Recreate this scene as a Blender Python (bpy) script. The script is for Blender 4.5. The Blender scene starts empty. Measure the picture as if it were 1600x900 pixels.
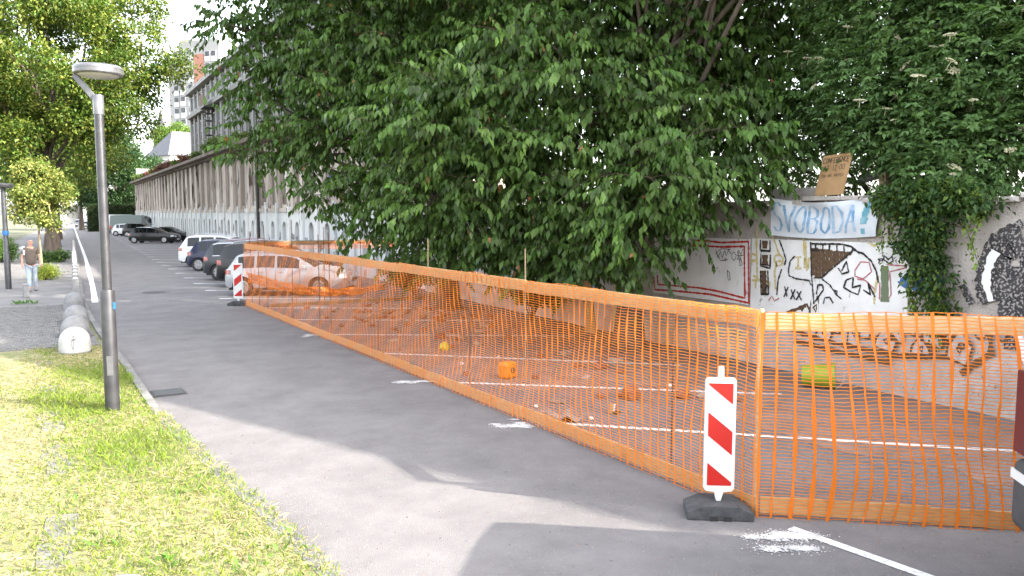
import bpy, bmesh, math, random
import numpy as np
from mathutils import Vector, Matrix, Euler

R = math.radians
SC = bpy.context.scene
COL = SC.collection
# ------------------------------------------------------------------ camera
CAM_H = 2.7
cam_d = bpy.data.cameras.new('camera')
cam = bpy.data.objects.new('camera', cam_d); COL.objects.link(cam)
cam.location = (0, 0, CAM_H)
cam.rotation_euler = (R(90 - 5.302), 0, R(-28.584))
cam_d.sensor_width = 36.0
cam_d.lens = 36.0 * 1250 / 1600
cam_d.clip_start = 0.05
cam_d.clip_end = 4000
SC.camera = cam
# ------------------------------------------------------------------ world and sun
SUN_EL, SUN_AZ = R(29.4), R(135.6)          # azimuth clockwise from +Y
wd = bpy.data.worlds.new('World'); SC.world = wd; wd.use_nodes = True
nt = wd.node_tree
for n in list(nt.nodes): nt.nodes.remove(n)
sky = nt.nodes.new('ShaderNodeTexSky'); sky.sky_type = 'NISHITA'; sky.sun_disc = False
sky.sun_elevation = SUN_EL; sky.sun_rotation = SUN_AZ
sky.air_density = 1.0; sky.dust_density = 3.0; sky.ozone_density = 1.0
bg = nt.nodes.new('ShaderNodeBackground'); bg.inputs['Strength'].default_value = 0.15
wo = nt.nodes.new('ShaderNodeOutputWorld')
hs_ = nt.nodes.new('ShaderNodeHueSaturation'); hs_.inputs['Saturation'].default_value = 0.35     # thin white overcast veil
nt.links.new(sky.outputs[0], hs_.inputs['Color']); nt.links.new(hs_.outputs[0], bg.inputs['Color']); nt.links.new(bg.outputs[0], wo.inputs['Surface'])
sl = bpy.data.lights.new('sun', 'SUN'); sl.energy = 2.0; sl.angle = R(0.5); sl.color = (1.0, 0.93, 0.82)
so = bpy.data.objects.new('sun', sl); COL.objects.link(so)
sd = Vector((math.sin(SUN_AZ) * math.cos(SUN_EL), math.cos(SUN_AZ) * math.cos(SUN_EL), math.sin(SUN_EL)))
so.rotation_euler = (-sd).to_track_quat('-Z', 'Y').to_euler()
so.location = (20, -20, 30)
SC.view_settings.view_transform = 'Standard'
SC.view_settings.look = 'None'
SC.view_settings.gamma = 1.0
SC.view_settings.exposure = 3.2
SC.view_settings.use_curve_mapping = False
SC.render.engine = 'CYCLES'
SC.cycles.max_bounces = 6
SC.cycles.use_denoising = True

# ------------------------------------------------------------------ helpers
MATS = {}
ALB = 0.70        # the photograph is exposed for the shade; reflectances sit at the dull end of their range
def mat(name, c, c2=None, scale=4.0, rough=0.7, bump=0.0, bscale=None, metal=0.0, stretch=(1, 1, 1), world=True,
        spots=None, spot_scale=30, spot_at=0.62, spec=0.4, coat=0.0, detail=6, lo=0.35, hi=0.65, nrough=0.5, dark=None, dark_scale=20):
    c = tuple(v * ALB for v in c); c2 = tuple(v * ALB for v in c2) if c2 else None; spots = tuple(v * ALB for v in spots) if spots else None
    m = bpy.data.materials.new(name); m.use_nodes = True; MATS[name] = m
    n = m.node_tree.nodes; l = m.node_tree.links
    b = n['Principled BSDF']
    b.inputs['Roughness'].default_value = rough; b.inputs['Metallic'].default_value = metal
    b.inputs['Specular IOR Level'].default_value = spec
    if coat: b.inputs['Coat Weight'].default_value = coat; b.inputs['Coat Roughness'].default_value = 0.08
    b.inputs['Base Color'].default_value = (*c, 1)
    if world: co = n.new('ShaderNodeNewGeometry').outputs['Position']
    else: co = n.new('ShaderNodeTexCoord').outputs['Object']
    mp = n.new('ShaderNodeMapping'); mp.inputs['Scale'].default_value = stretch; l.new(co, mp.inputs['Vector'])
    out = None
    if c2 is not None:
        nz = n.new('ShaderNodeTexNoise'); nz.inputs['Scale'].default_value = scale; nz.inputs['Detail'].default_value = detail; nz.inputs['Roughness'].default_value = nrough
        l.new(mp.outputs[0], nz.inputs['Vector'])
        rp = n.new('ShaderNodeValToRGB'); rp.color_ramp.elements[0].position = lo; rp.color_ramp.elements[1].position = hi
        rp.color_ramp.elements[0].color = (*c, 1); rp.color_ramp.elements[1].color = (*c2, 1)
        l.new(nz.outputs['Fac'], rp.inputs['Fac']); out = rp.outputs['Color']
    if spots is not None:
        n2 = n.new('ShaderNodeTexNoise'); n2.inputs['Scale'].default_value = spot_scale; n2.inputs['Detail'].default_value = 3
        l.new(mp.outputs[0], n2.inputs['Vector'])
        r2 = n.new('ShaderNodeValToRGB'); r2.color_ramp.elements[0].position = spot_at; r2.color_ramp.elements[1].position = spot_at + 0.06
        l.new(n2.outputs['Fac'], r2.inputs['Fac'])
        mx = n.new('ShaderNodeMix'); mx.data_type = 'RGBA'
        l.new(r2.outputs['Color'], mx.inputs['Factor'])
        if out is not None: l.new(out, mx.inputs['A'])
        else: mx.inputs['A'].default_value = (*c, 1)
        mx.inputs['B'].default_value = (*spots, 1); out = mx.outputs['Result']
    if dark is not None:
        n4 = n.new('ShaderNodeTexNoise'); n4.inputs['Scale'].default_value = dark_scale; n4.inputs['Detail'].default_value = 2
        l.new(mp.outputs[0], n4.inputs['Vector'])
        r4 = n.new('ShaderNodeValToRGB'); r4.color_ramp.elements[0].position = 0.245; r4.color_ramp.elements[1].position = 0.30
        r4.color_ramp.elements[0].color = (1, 1, 1, 1); r4.color_ramp.elements[1].color = (0, 0, 0, 1)
        l.new(n4.outputs['Fac'], r4.inputs['Fac'])
        m4 = n.new('ShaderNodeMix'); m4.data_type = 'RGBA'; l.new(r4.outputs['Color'], m4.inputs['Factor'])
        if out is not None: l.new(out, m4.inputs['A'])
        else: m4.inputs['A'].default_value = (*c, 1)
        m4.inputs['B'].default_value = (*[v * ALB for v in dark], 1); out = m4.outputs['Result']
    if out is not None: l.new(out, b.inputs['Base Color'])
    if bump:
        n3 = n.new('ShaderNodeTexNoise'); n3.inputs['Scale'].default_value = bscale or scale * 8; n3.inputs['Detail'].default_value = 8
        l.new(mp.outputs[0], n3.inputs['Vector'])
        bp = n.new('ShaderNodeBump'); bp.inputs['Strength'].default_value = bump; bp.inputs['Distance'].default_value = 0.02
        l.new(n3.outputs['Fac'], bp.inputs['Height']); l.new(bp.outputs[0], b.inputs['Normal'])
    return m

def leaf_mat(name, trans=0.35, rough=0.45, tint=(1.25, 1.35, 0.6)):
    m = bpy.data.materials.new(name); m.use_nodes = True; MATS[name] = m
    n = m.node_tree.nodes; l = m.node_tree.links
    b = n['Principled BSDF']; b.inputs['Roughness'].default_value = rough; b.inputs['Specular IOR Level'].default_value = 0.16
    at = n.new('ShaderNodeAttribute'); at.attribute_name = 'Col'
    l.new(at.outputs['Color'], b.inputs['Base Color'])
    tr = n.new('ShaderNodeBsdfTranslucent')
    mu = n.new('ShaderNodeMix'); mu.data_type = 'RGBA'; mu.blend_type = 'MULTIPLY'; mu.inputs['Factor'].default_value = 1
    l.new(at.outputs['Color'], mu.inputs['A']); mu.inputs['B'].default_value = (*tint, 1)
    l.new(mu.outputs['Result'], tr.inputs['Color'])
    ms = n.new('ShaderNodeMixShader'); ms.inputs['Fac'].default_value = trans
    l.new(b.outputs[0], ms.inputs[1]); l.new(tr.outputs[0], ms.inputs[2])
    l.new(ms.outputs[0], n['Material Output'].inputs['Surface'])
    return m

def net_mat(name, c):
    m = mat(name, c, tuple(v * 0.88 for v in c), scale=3, rough=0.4, spec=0.5)
    n = m.node_tree.nodes; l = m.node_tree.links
    tr = n.new('ShaderNodeBsdfTranslucent'); tr.inputs['Color'].default_value = (c[0], c[1] * 1.25, c[2], 1)
    ms = n.new('ShaderNodeMixShader'); ms.inputs['Fac'].default_value = 0.35
    l.new(n['Principled BSDF'].outputs[0], ms.inputs[1]); l.new(tr.outputs[0], ms.inputs[2]); l.new(ms.outputs[0], n['Material Output'].inputs['Surface'])

def tag(o, label=None, cat=None, group=None, kind=None):
    if label: o['label'] = label
    if cat: o['category'] = cat
    if group: o['group'] = group
    if kind: o['kind'] = kind
    return o

def empty(name, loc=(0, 0, 0), rz=0.0, label=None, cat=None, group=None):
    o = bpy.data.objects.new(name, None); COL.objects.link(o); o.empty_display_size = 0.2
    o.location = loc; o.rotation_euler = (0, 0, rz)
    return tag(o, label, cat, group)

def link(name, me, m=None, parent=None, loc=None, rot=None):
    if m is not None and len(me.materials) == 0: me.materials.append(m)
    o = bpy.data.objects.new(name, me); COL.objects.link(o)
    if parent is not None: o.parent = parent
    if loc is not None: o.location = loc
    if rot is not None: o.rotation_euler = rot
    return o

def copy_tree(o, parent=None):
    c = o.copy(); COL.objects.link(c); c.parent = parent
    for ch in o.children: copy_tree(ch, c)
    return c

class MB:
    def __init__(s): s.v = []; s.f = []
    def add(s, vs, fs):
        k = len(s.v); s.v += [tuple(p) for p in vs]; s.f += [tuple(i + k for i in f) for f in fs]; return s
    def box(s, c, d, M=None, taper=1.0):
        x, y, z = d[0] / 2, d[1] / 2, d[2] / 2
        vs = [Vector((sx * x * (taper if sz > 0 else 1), sy * y * (taper if sz > 0 else 1), sz * z)) for sz in (-1, 1) for sy in (-1, 1) for sx in (-1, 1)]
        if M is not None: vs = [M @ v for v in vs]
        vs = [v + Vector(c) for v in vs]
        return s.add(vs, [(0, 2, 3, 1), (4, 5, 7, 6), (0, 1, 5, 4), (2, 6, 7, 3), (0, 4, 6, 2), (1, 3, 7, 5)])
    def bb(s, x0, x1, y0, y1, z0, z1):
        return s.box(((x0 + x1) / 2, (y0 + y1) / 2, (z0 + z1) / 2), (x1 - x0, y1 - y0, z1 - z0))
    def tube(s, pts, rad, n=8, cap=True):
        pts = [Vector(p) for p in pts]; k = len(pts)
        if not hasattr(rad, '__len__'): rad = [rad] * k
        vs = []; up = Vector((0, 0, 1))
        for i, p in enumerate(pts):
            t = (pts[min(i + 1, k - 1)] - pts[max(i - 1, 0)]).normalized()
            a = t.cross(up)
            if a.length < 0.05: a = t.cross(Vector((1, 0, 0)))
            a.normalize(); b = t.cross(a)
            for j in range(n):
                q = 2 * math.pi * j / n
                vs.append(p + (a * math.cos(q) + b * math.sin(q)) * rad[i])
        fs = [(i * n + j, i * n + (j + 1) % n, (i + 1) * n + (j + 1) % n, (i + 1) * n + j) for i in range(k - 1) for j in range(n)]
        if cap: fs += [tuple(range(n - 1, -1, -1)), tuple((k - 1) * n + j for j in range(n))]
        return s.add(vs, fs)
    def lathe(s, prof, n=24, c=(0, 0, 0), M=None):
        vs = []
        for r, z in prof:
            for j in range(n):
                q = 2 * math.pi * j / n
                v = Vector((r * math.cos(q), r * math.sin(q), z))
                if M is not None: v = M @ v
                vs.append(v + Vector(c))
        k = len(prof)
        fs = [(i * n + j, i * n + (j + 1) % n, (i + 1) * n + (j + 1) % n, (i + 1) * n + j) for i in range(k - 1) for j in range(n)]
        fs += [tuple(range(n - 1, -1, -1)), tuple((k - 1) * n + j for j in range(n))]
        return s.add(vs, fs)
    def prism(s, poly, y0, y1):
        n = len(poly)
        vs = [(x, y0, z) for x, z in poly] + [(x, y1, z) for x, z in poly]
        return s.add(vs, [tuple(range(n)), tuple(range(2 * n - 1, n - 1, -1))] + [(j, j + n, (j + 1) % n + n, (j + 1) % n) for j in range(n)])
    def mesh(s, name, smooth=None):
        me = bpy.data.meshes.new(name); me.from_pydata(s.v, [], s.f)
        bm = bmesh.new(); bm.from_mesh(me); bmesh.ops.recalc_face_normals(bm, faces=bm.faces); bm.to_mesh(me); bm.free()
        if smooth is not None:
            for p in me.polygons: p.use_smooth = True
            me.set_sharp_from_angle(angle=R(smooth))
        return me
    def build(s, name, m, parent=None, smooth=None, loc=None, rot=None, bevel=0.0, seg=2):
        o = link(name, s.mesh(name, smooth), m, parent, loc, rot)
        if bevel:
            b = o.modifiers.new('bevel', 'BEVEL'); b.width = bevel; b.segments = seg; b.limit_method = 'ANGLE'
        return o

def np_mesh(name, V, faces_n, idx, col=None):
    """fast mesh from arrays: V (n,3), every face has faces_n corners, idx flat"""
    me = bpy.data.meshes.new(name)
    nf = len(idx) // faces_n
    me.vertices.add(len(V)); me.vertices.foreach_set('co', np.ascontiguousarray(V, dtype=np.float32).ravel())
    me.loops.add(len(idx)); me.loops.foreach_set('vertex_index', np.ascontiguousarray(idx, dtype=np.int32))
    me.polygons.add(nf); me.polygons.foreach_set('loop_start', np.arange(0, nf * faces_n, faces_n, dtype=np.int32))
    me.update(calc_edges=True)
    if col is not None:
        a = me.color_attributes.new('Col', 'FLOAT_COLOR', 'POINT')
        c4 = np.ones((len(V), 4), dtype=np.float32); c4[:, :3] = col * 0.74
        a.data.foreach_set('color', c4.ravel())
    return me

def unit(a): return a / np.maximum(np.linalg.norm(a, axis=1, keepdims=True), 1e-6)

def leaves(name, P, D, L, W, C, m, parent=None, fold=0.25, rng=None, N=None):
    """leaf blades: P base points, D directions, L lengths, W widths, C colours; 5 points and 4 triangles each, folded on the midrib"""
    n = len(P); D = unit(D)
    if N is None: N = np.array([[0, 0, 1.0]]) + rng.normal(0, 0.5, (n, 3))
    S = unit(np.cross(D, N)); N = unit(np.cross(S, D))
    L = np.broadcast_to(np.asarray(L, float).reshape(-1, 1), (n, 1)); W = np.broadcast_to(np.asarray(W, float).reshape(-1, 1), (n, 1))
    mid = P + D * L * 0.5 + N * L * 0.06
    tip = P + D * L - N * L * 0.10
    l = P + D * L * 0.45 + S * W * 0.5 + N * W * fold
    r = P + D * L * 0.45 - S * W * 0.5 + N * W * fold
    V = np.stack([P, r, mid, l, tip], 1).reshape(-1, 3)
    b = (np.arange(n) * 5)[:, None]
    I = np.concatenate([b + np.array([[0, 1, 2]]), b + np.array([[0, 2, 3]]), b + np.array([[2, 1, 4]]), b + np.array([[2, 4, 3]])], 1).ravel()
    me = np_mesh(name, V, 3, I, np.repeat(C, 5, 0))
    return link(name, me, m, parent)

def in_lobes(rng, lobes, n, shell=0.5):
    lob = np.array(lobes, float)
    wgt = (lob[:, 3] * lob[:, 4] * lob[:, 5]) ** 0.67; wgt /= wgt.sum()
    k = rng.choice(len(lob), n, p=wgt)
    u = unit(rng.normal(0, 1, (n, 3)))
    rad = (1 - shell + shell * rng.random((n, 1))) if shell < 1 else rng.random((n, 1)) ** 0.33
    rad = np.where(rng.random((n, 1)) < 0.75, 1 - (1 - rad) , rng.random((n, 1)) ** 0.4)
    return lob[k, :3] + u * rad * lob[k, 3:6], u

def limb(mb, a, b, r0, r1, rng, n=5, wob=0.08):
    a, b = np.array(a, float), np.array(b, float)
    L = np.linalg.norm(b - a); pts = []
    for i in range(n + 1):
        t = i / n; p = a + (b - a) * t
        if 0 < i < n: p = p + rng.normal(0, wob * L * 0.4, 3)
        p[2] += math.sin(t * math.pi) * L * 0.06
        pts.append(p)
    mb.tube(pts, [r0 + (r1 - r0) * (i / n) for i in range(n + 1)], 7)

# ---- stroke lettering -------------------------------------------------
FONT = {
 'A': [[(0, 0), (.5, 1), (1, 0)], [(.2, .38), (.8, .38)]],
 'B': [[(0, 0), (0, 1), (.6, 1), (.85, .85), (.8, .6), (.55, .53), (0, .52)], [(.55, .53), (.95, .42), (.95, .12), (.65, 0), (0, 0)]],
 'C': [[(1, .85), (.7, 1), (.3, 1), (0, .7), (0, .3), (.3, 0), (.7, 0), (1, .15)]],
 'D': [[(0, 0), (0, 1), (.5, 1), (.95, .75), (1, .4), (.7, .05), (0, 0)]],
 'E': [[(.9, 1), (0, 1), (0, 0), (.9, 0)], [(0, .52), (.7, .52)]],
 'F': [[(.9, 1), (0, 1), (0, 0)], [(0, .52), (.7, .52)]],
 'I': [[(.5, 0), (.5, 1)]],
 'K': [[(0, 0), (0, 1)], [(.9, 1), (0, .45), (.9, 0)]],
 'N': [[(0, 0), (0, 1), (1, 0), (1, 1)]],
 'O': [[(.5, 1), (.12, .85), (0, .5), (.15, .12), (.5, 0), (.88, .15), (1, .5), (.85, .88), (.5, 1)]],
 'P': [[(0, 0), (0, 1), (.7, 1), (.95, .8), (.8, .52), (0, .48)]],
 'R': [[(0, 0), (0, 1), (.7, 1), (.95, .8), (.8, .55), (0, .5)], [(.4, .5), (1, 0)]],
 'S': [[(.95, .85), (.6, 1), (.2, .95), (.05, .72), (.3, .55), (.75, .45), (.95, .22), (.7, 0), (.3, 0), (0, .15)]],
 'T': [[(0, 1), (1, 1)], [(.5, 1), (.5, 0)]],
 'U': [[(0, 1), (.02, .3), (.25, 0), (.75, 0), (.98, .3), (1, 1)]],
 'V': [[(0, 1), (.5, 0), (1, 1)]],
 'X': [[(0, 0), (1, 1)], [(0, 1), (1, 0)]],
 'Y': [[(0, 1), (.5, .5), (1, 1)], [(.5, .5), (.5, 0)]],
 '1': [[(.2, .8), (.55, 1), (.55, 0)]],
 '2': [[(.05, .8), (.3, 1), (.75, .98), (.9, .7), (.05, 0), (1, 0)]],
 '0': [[(.5, 1), (.12, .85), (0, .5), (.15, .12), (.5, 0), (.88, .15), (1, .5), (.85, .88), (.5, 1)]],
 '-': [[(.2, .5), (.8, .5)]], '!': [[(.5, 1), (.5, .32)], [(.5, .1), (.5, 0)]], ' ': [],
}
def resample(pl, step):
    out = [pl[0]]
    for a, b in zip(pl, pl[1:]):
        d = math.dist(a, b); k = max(1, int(d / step))
        out += [(a[0] + (b[0] - a[0]) * i / k, a[1] + (b[1] - a[1]) * i / k) for i in range(1, k + 1)]
    return out
def strokes(mb, pls, w, fn, step=0.05, rng=None, jit=0.0):
    """lay flat brush strokes (polylines in surface coordinates) on a surface given by fn(u, v) -> point"""
    for pl in pls:
        pl = resample(pl, step); k = len(pl)
        vs = []
        for i, p in enumerate(pl):
            a, b = pl[max(i - 1, 0)], pl[min(i + 1, k - 1)]
            t = (b[0] - a[0], b[1] - a[1]); L = math.hypot(*t) or 1
            nx, ny = -t[1] / L, t[0] / L
            ww = w * 0.5 * (1 + (rng.uniform(-jit, jit) if rng else 0))
            vs += [fn(p[0] + nx * ww, p[1] + ny * ww), fn(p[0] - nx * ww, p[1] - ny * ww)]
        mb.add(vs, [(2 * i, 2 * i + 1, 2 * i + 3, 2 * i + 2) for i in range(k - 1)])
def text_strokes(txt, x, y, h, wch, gap, slant=0.0, rnd=None, jit=0.0):
    out = []
    for ch in txt:
        ws = wch * (0.45 if ch in 'I1!-' else 1)
        j = (rnd.uniform(-jit, jit) * h if rnd else 0)
        for pl in FONT[ch]:
            out.append([(x + px * ws + slant * py * h, y + j + py * h) for px, py in pl])
        x += ws + gap
    return out
# ------------------------------------------------------------------ materials
mat('asphalt', (0.158, 0.149, 0.150), (0.225, 0.213, 0.213), scale=1.1, rough=0.9, bump=0.7, bscale=90, spots=(0.29, 0.28, 0.275), spot_scale=42, spot_at=0.64, detail=15, nrough=0.72, dark=(0.075, 0.072, 0.072), dark_scale=17, spec=0.25)
mat('asphalt_walk', (0.16, 0.153, 0.152), (0.21, 0.20, 0.198), scale=1.4, rough=0.9, bump=0.5, bscale=120, spots=(0.22, 0.21, 0.21), spot_scale=70, spot_at=0.62)
mat('soil', (0.17, 0.17, 0.06), (0.30, 0.27, 0.15), scale=3, rough=0.95, bump=0.8, bscale=60, spots=(0.15, 0.17, 0.06), spot_scale=9, spot_at=0.5)
mat('earth_far', (0.10, 0.115, 0.05), (0.16, 0.15, 0.09), scale=0.3, rough=0.95)
mat('dust', (0.31, 0.215, 0.18), (0.20, 0.15, 0.13), scale=2.2, rough=0.95, bump=0.6, bscale=60)
mat('kerb', (0.22, 0.215, 0.205), (0.15, 0.145, 0.14), scale=5, rough=0.85, bump=0.4, bscale=90)
mat('edging', (0.19, 0.185, 0.17), (0.12, 0.115, 0.10), scale=6, rough=0.9, bump=0.6, bscale=40, spots=(.2, .19, .09), spot_scale=14, spot_at=.55)
mat('cobble', (0.20, 0.195, 0.19), (0.13, 0.127, 0.125), scale=7, rough=0.85, bump=0.5, bscale=70)
mat('paint_white', (0.80, 0.80, 0.79), (0.30, 0.29, 0.29), scale=22, rough=0.75, lo=0.50, hi=0.72, nrough=0.7)
mat('plaster_spill', (0.80, 0.79, 0.77), (0.5, 0.49, 0.48), scale=15, rough=0.9, bump=0.4)
mat('concrete', (0.26, 0.26, 0.262), (0.18, 0.18, 0.183), scale=5, rough=0.85, bump=0.5, bscale=50, spots=(0.12, 0.12, 0.115), spot_scale=16, spot_at=0.66, nrough=0.65)
mat('concrete_pale', (0.50, 0.49, 0.47), (0.40, 0.39, 0.37), scale=6, rough=0.85, bump=0.3, bscale=60)
mat('steel_dark', (0.06, 0.06, 0.066), (0.085, 0.085, 0.09), scale=6, rough=0.38, metal=0.55)
mat('steel_light', (0.20, 0.20, 0.21), (0.15, 0.15, 0.16), scale=9, rough=0.35, metal=0.5)
mat('lamp_glass', (0.62, 0.60, 0.58), rough=0.25)
mat('iron', (0.045, 0.043, 0.042), (0.075, 0.07, 0.066), scale=14, rough=0.6, metal=0.4, bump=0.3)
mat('rebar', (0.13, 0.065, 0.04), (0.19, 0.09, 0.05), scale=20, rough=0.8, metal=0.2)
mat('wood', (0.62, 0.40, 0.19), (0.47, 0.28, 0.12), scale=9, rough=0.7, stretch=(1, 1, 9), bump=0.25, bscale=60)
mat('wood_pale', (0.72, 0.55, 0.33), (0.56, 0.39, 0.2), scale=9, rough=0.7, stretch=(1, 1, 9), bump=0.25, bscale=60)
mat('wood_old', (0.33, 0.24, 0.15), (0.25, 0.17, 0.10), scale=9, rough=0.8, stretch=(1, 1, 9), bump=0.25)
net_mat('net_orange', (0.92, 0.235, 0.02))
mat('beacon_white', (0.80, 0.80, 0.79), (0.70, 0.70, 0.69), scale=6, rough=0.35, spots=(0.45, 0.44, 0.42), spot_scale=28, spot_at=0.68)
mat('slate_dark', (0.045, 0.045, 0.052), (0.035, 0.035, 0.042), scale=1.2, rough=0.8)
mat('beacon_red', (0.50, 0.016, 0.010), rough=0.28, coat=0.3)
mat('rubber', (0.045, 0.046, 0.05), (0.075, 0.075, 0.078), scale=12, rough=0.8, bump=0.4, bscale=50)
mat('brick', (0.25, 0.085, 0.05), (0.33, 0.135, 0.085), scale=11, rough=0.9, bump=0.6, bscale=50)
mat('mortar', (0.42, 0.36, 0.31), (0.30, 0.25, 0.21), scale=9, rough=0.95, bump=0.5)
mat('yellow_plastic', (0.62, 0.55, 0.04), rough=0.4)
mat('orange_plastic', (0.83, 0.28, 0.03), (0.72, 0.2, 0.02), scale=18, rough=0.35)
mat('lime_plastic', (0.30, 0.42, 0.03), (0.26, 0.37, 0.03), scale=6, rough=0.35)
mat('foil', (0.72, 0.70, 0.69), (0.6, 0.55, 0.53), scale=10, rough=0.3)
mat('cardboard', (0.50, 0.31, 0.15), (0.42, 0.25, 0.115), scale=6, rough=0.85)
mat('ink', (0.022, 0.020, 0.020), rough=0.8)
mat('brown_paint', (0.10, 0.058, 0.03), (0.15, 0.09, 0.05), scale=14, rough=0.85)
mat('red_paint', (0.55, 0.035, 0.035), rough=0.75)
mat('yellow_paint', (0.62, 0.50, 0.18), (0.66, 0.58, 0.34), scale=12, rough=0.8)
mat('blue_paint', (0.045, 0.12, 0.33), (0.08, 0.19, 0.42), scale=9, rough=0.8)
mat('green_paint', (0.17, 0.21, 0.12), rough=0.8)
mat('pink_paint', (0.5, 0.16, 0.17), rough=0.8)
mat('wall_white', (0.95, 0.94, 0.92), (0.84, 0.83, 0.81), scale=3, rough=0.8, spots=(0.45, 0.44, 0.42), spot_scale=7, spot_at=0.66)
mat('ink_rough', (0.035, 0.032, 0.035), (0.07, 0.065, 0.065), scale=6, rough=0.95, bump=0.8, bscale=38, spots=(0.36, 0.33, 0.31), spot_scale=30, spot_at=0.535)
mat('roughcast', (0.60, 0.545, 0.50), (0.44, 0.395, 0.355), scale=3.2, rough=0.95, bump=1.0, bscale=38, spots=(0.15, 0.13, 0.115), spot_scale=24, spot_at=0.66)
mat('cloth', (0.76, 0.79, 0.82), (0.68, 0.72, 0.77), scale=5, rough=0.85)
mat('spray_blue', (0.16, 0.34, 0.54), (0.48, 0.62, 0.76), scale=8, rough=0.85)
mat('film', (0.32, 0.31, 0.30), (0.24, 0.22, 0.21), scale=9, rough=0.25)
mat('pale_letter', (0.62, 0.59, 0.57), (0.46, 0.43, 0.41), scale=9, rough=0.9, bump=0.6, bscale=38)
mat('spray_teal', (0.10, 0.36, 0.45), (0.30, 0.52, 0.60), scale=7, rough=0.85)
mat('plaster_tan', (0.70, 0.61, 0.54), (0.40, 0.33, 0.28), scale=0.5, rough=0.92, bump=0.4, bscale=9, stretch=(1, 1, 0.25), spots=(0.15, 0.12, 0.10), spot_scale=2.2, spot_at=0.57, detail=12, lo=0.40, hi=0.60, nrough=0.65)
mat('plaster_dark', (0.30, 0.24, 0.20), (0.17, 0.135, 0.11), scale=0.9, rough=0.92, bump=0.3, bscale=9, stretch=(1, 1, 0.3), detail=9)
mat('base_white', (0.82, 0.81, 0.79), (0.60, 0.62, 0.62), scale=0.5, rough=0.85, stretch=(1, 1, 0.35), spots=(0.30, 0.31, 0.31), spot_scale=3.2, spot_at=0.63, detail=9)
mat('facade_grey', (0.30, 0.285, 0.265), (0.21, 0.20, 0.185), scale=0.6, rough=0.9, stretch=(1, 1, 0.4), spots=(0.2, 0.185, 0.17), spot_scale=1.6, spot_at=0.64)
mat('facade_pale', (0.38, 0.37, 0.35), (0.30, 0.295, 0.28), scale=0.8, rough=0.9)
mat('white_frame', (0.42, 0.42, 0.41), (0.26, 0.26, 0.255), scale=2, rough=0.6)
mat('pane', (0.02, 0.022, 0.025), (0.10, 0.10, 0.105), scale=0.7, rough=0.2, spec=0.3)
mat('tower_grey', (0.36, 0.355, 0.35), (0.33, 0.325, 0.32), scale=0.1, rough=0.9)
mat('tower_white', (0.62, 0.62, 0.62), rough=0.9)
mat('tower_red', (0.40, 0.19, 0.14), rough=0.9)
mat('slate', (0.13, 0.13, 0.145), (0.10, 0.10, 0.115), scale=1.2, rough=0.7)
mat('house_white', (0.72, 0.71, 0.68), (0.62, 0.61, 0.58), scale=0.6, rough=0.9)
mat('bark', (0.085, 0.065, 0.05), (0.16, 0.125, 0.10), scale=7, rough=0.95, stretch=(1, 1, 0.25), bump=1.0, bscale=16)
mat('bark_pale', (0.36, 0.28, 0.18), (0.28, 0.21, 0.13), scale=7, rough=0.9, stretch=(1, 1, 0.3))
mat('twig', (0.075, 0.055, 0.035), rough=0.9)
mat('tyre', (0.018, 0.018, 0.019), (0.03, 0.03, 0.03), scale=20, rough=0.85)
mat('rim', (0.55, 0.55, 0.57), rough=0.25, metal=0.8)
mat('bumper', (0.05, 0.052, 0.055), (0.07, 0.07, 0.075), scale=8, rough=0.65)
mat('trim', (0.022, 0.022, 0.024), rough=0.6)
mat('glass', (0.006, 0.007, 0.008), rough=0.08, spec=0.4)
mat('tail_red', (0.28, 0.005, 0.008), rough=0.15, coat=0.6)
mat('head_lamp', (0.70, 0.72, 0.75), rough=0.12, coat=0.7)
mat('plate', (0.74, 0.74, 0.73), rough=0.5)
for nm, c in {'silver': (0.42, 0.43, 0.45), 'black': (0.004, 0.004, 0.005), 'grey': (0.04, 0.043, 0.05), 'white': (0.74, 0.75, 0.76), 'navy': (0.010, 0.013, 0.05),
              'red': (0.24, 0.02, 0.035), 'van_green': (0.10, 0.13, 0.12), 'maroon': (0.11, 0.012, 0.018)}.items():
    mat('car_' + nm, c, rough=0.32, coat=0.3, spec=0.3, metal=0.35 if nm in ('silver', 'grey') else 0.0)
mat('skin', (0.52, 0.29, 0.21), (0.46, 0.24, 0.17), scale=9, rough=0.55, world=False)
mat('shirt', (0.13, 0.10, 0.08), (0.10, 0.08, 0.065), scale=14, rough=0.9, world=False)
mat('jeans', (0.40, 0.46, 0.53), (0.30, 0.36, 0.43), scale=9, rough=0.9, world=False)
mat('shoe', (0.20, 0.19, 0.19), rough=0.7)
mat('blue_band', (0.02, 0.13, 0.36), rough=0.4)
leaf_mat('leaf', 0.35)
leaf_mat('leaf_cherry', 0.26, rough=0.36, tint=(1.3, 1.5, 0.5))
leaf_mat('grass_blade', 0.3, rough=0.6, tint=(1.2, 1.2, 0.7))
M = MATS

# ------------------------------------------------------------------ the setting
def sheet(name, m, pts, z, sub=None):
    me = bpy.data.meshes.new(name); me.from_pydata([(x, y, z) for x, y in pts], [], [tuple(range(len(pts)))])
    return tag(link(name, me, m), kind='structure')

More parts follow.
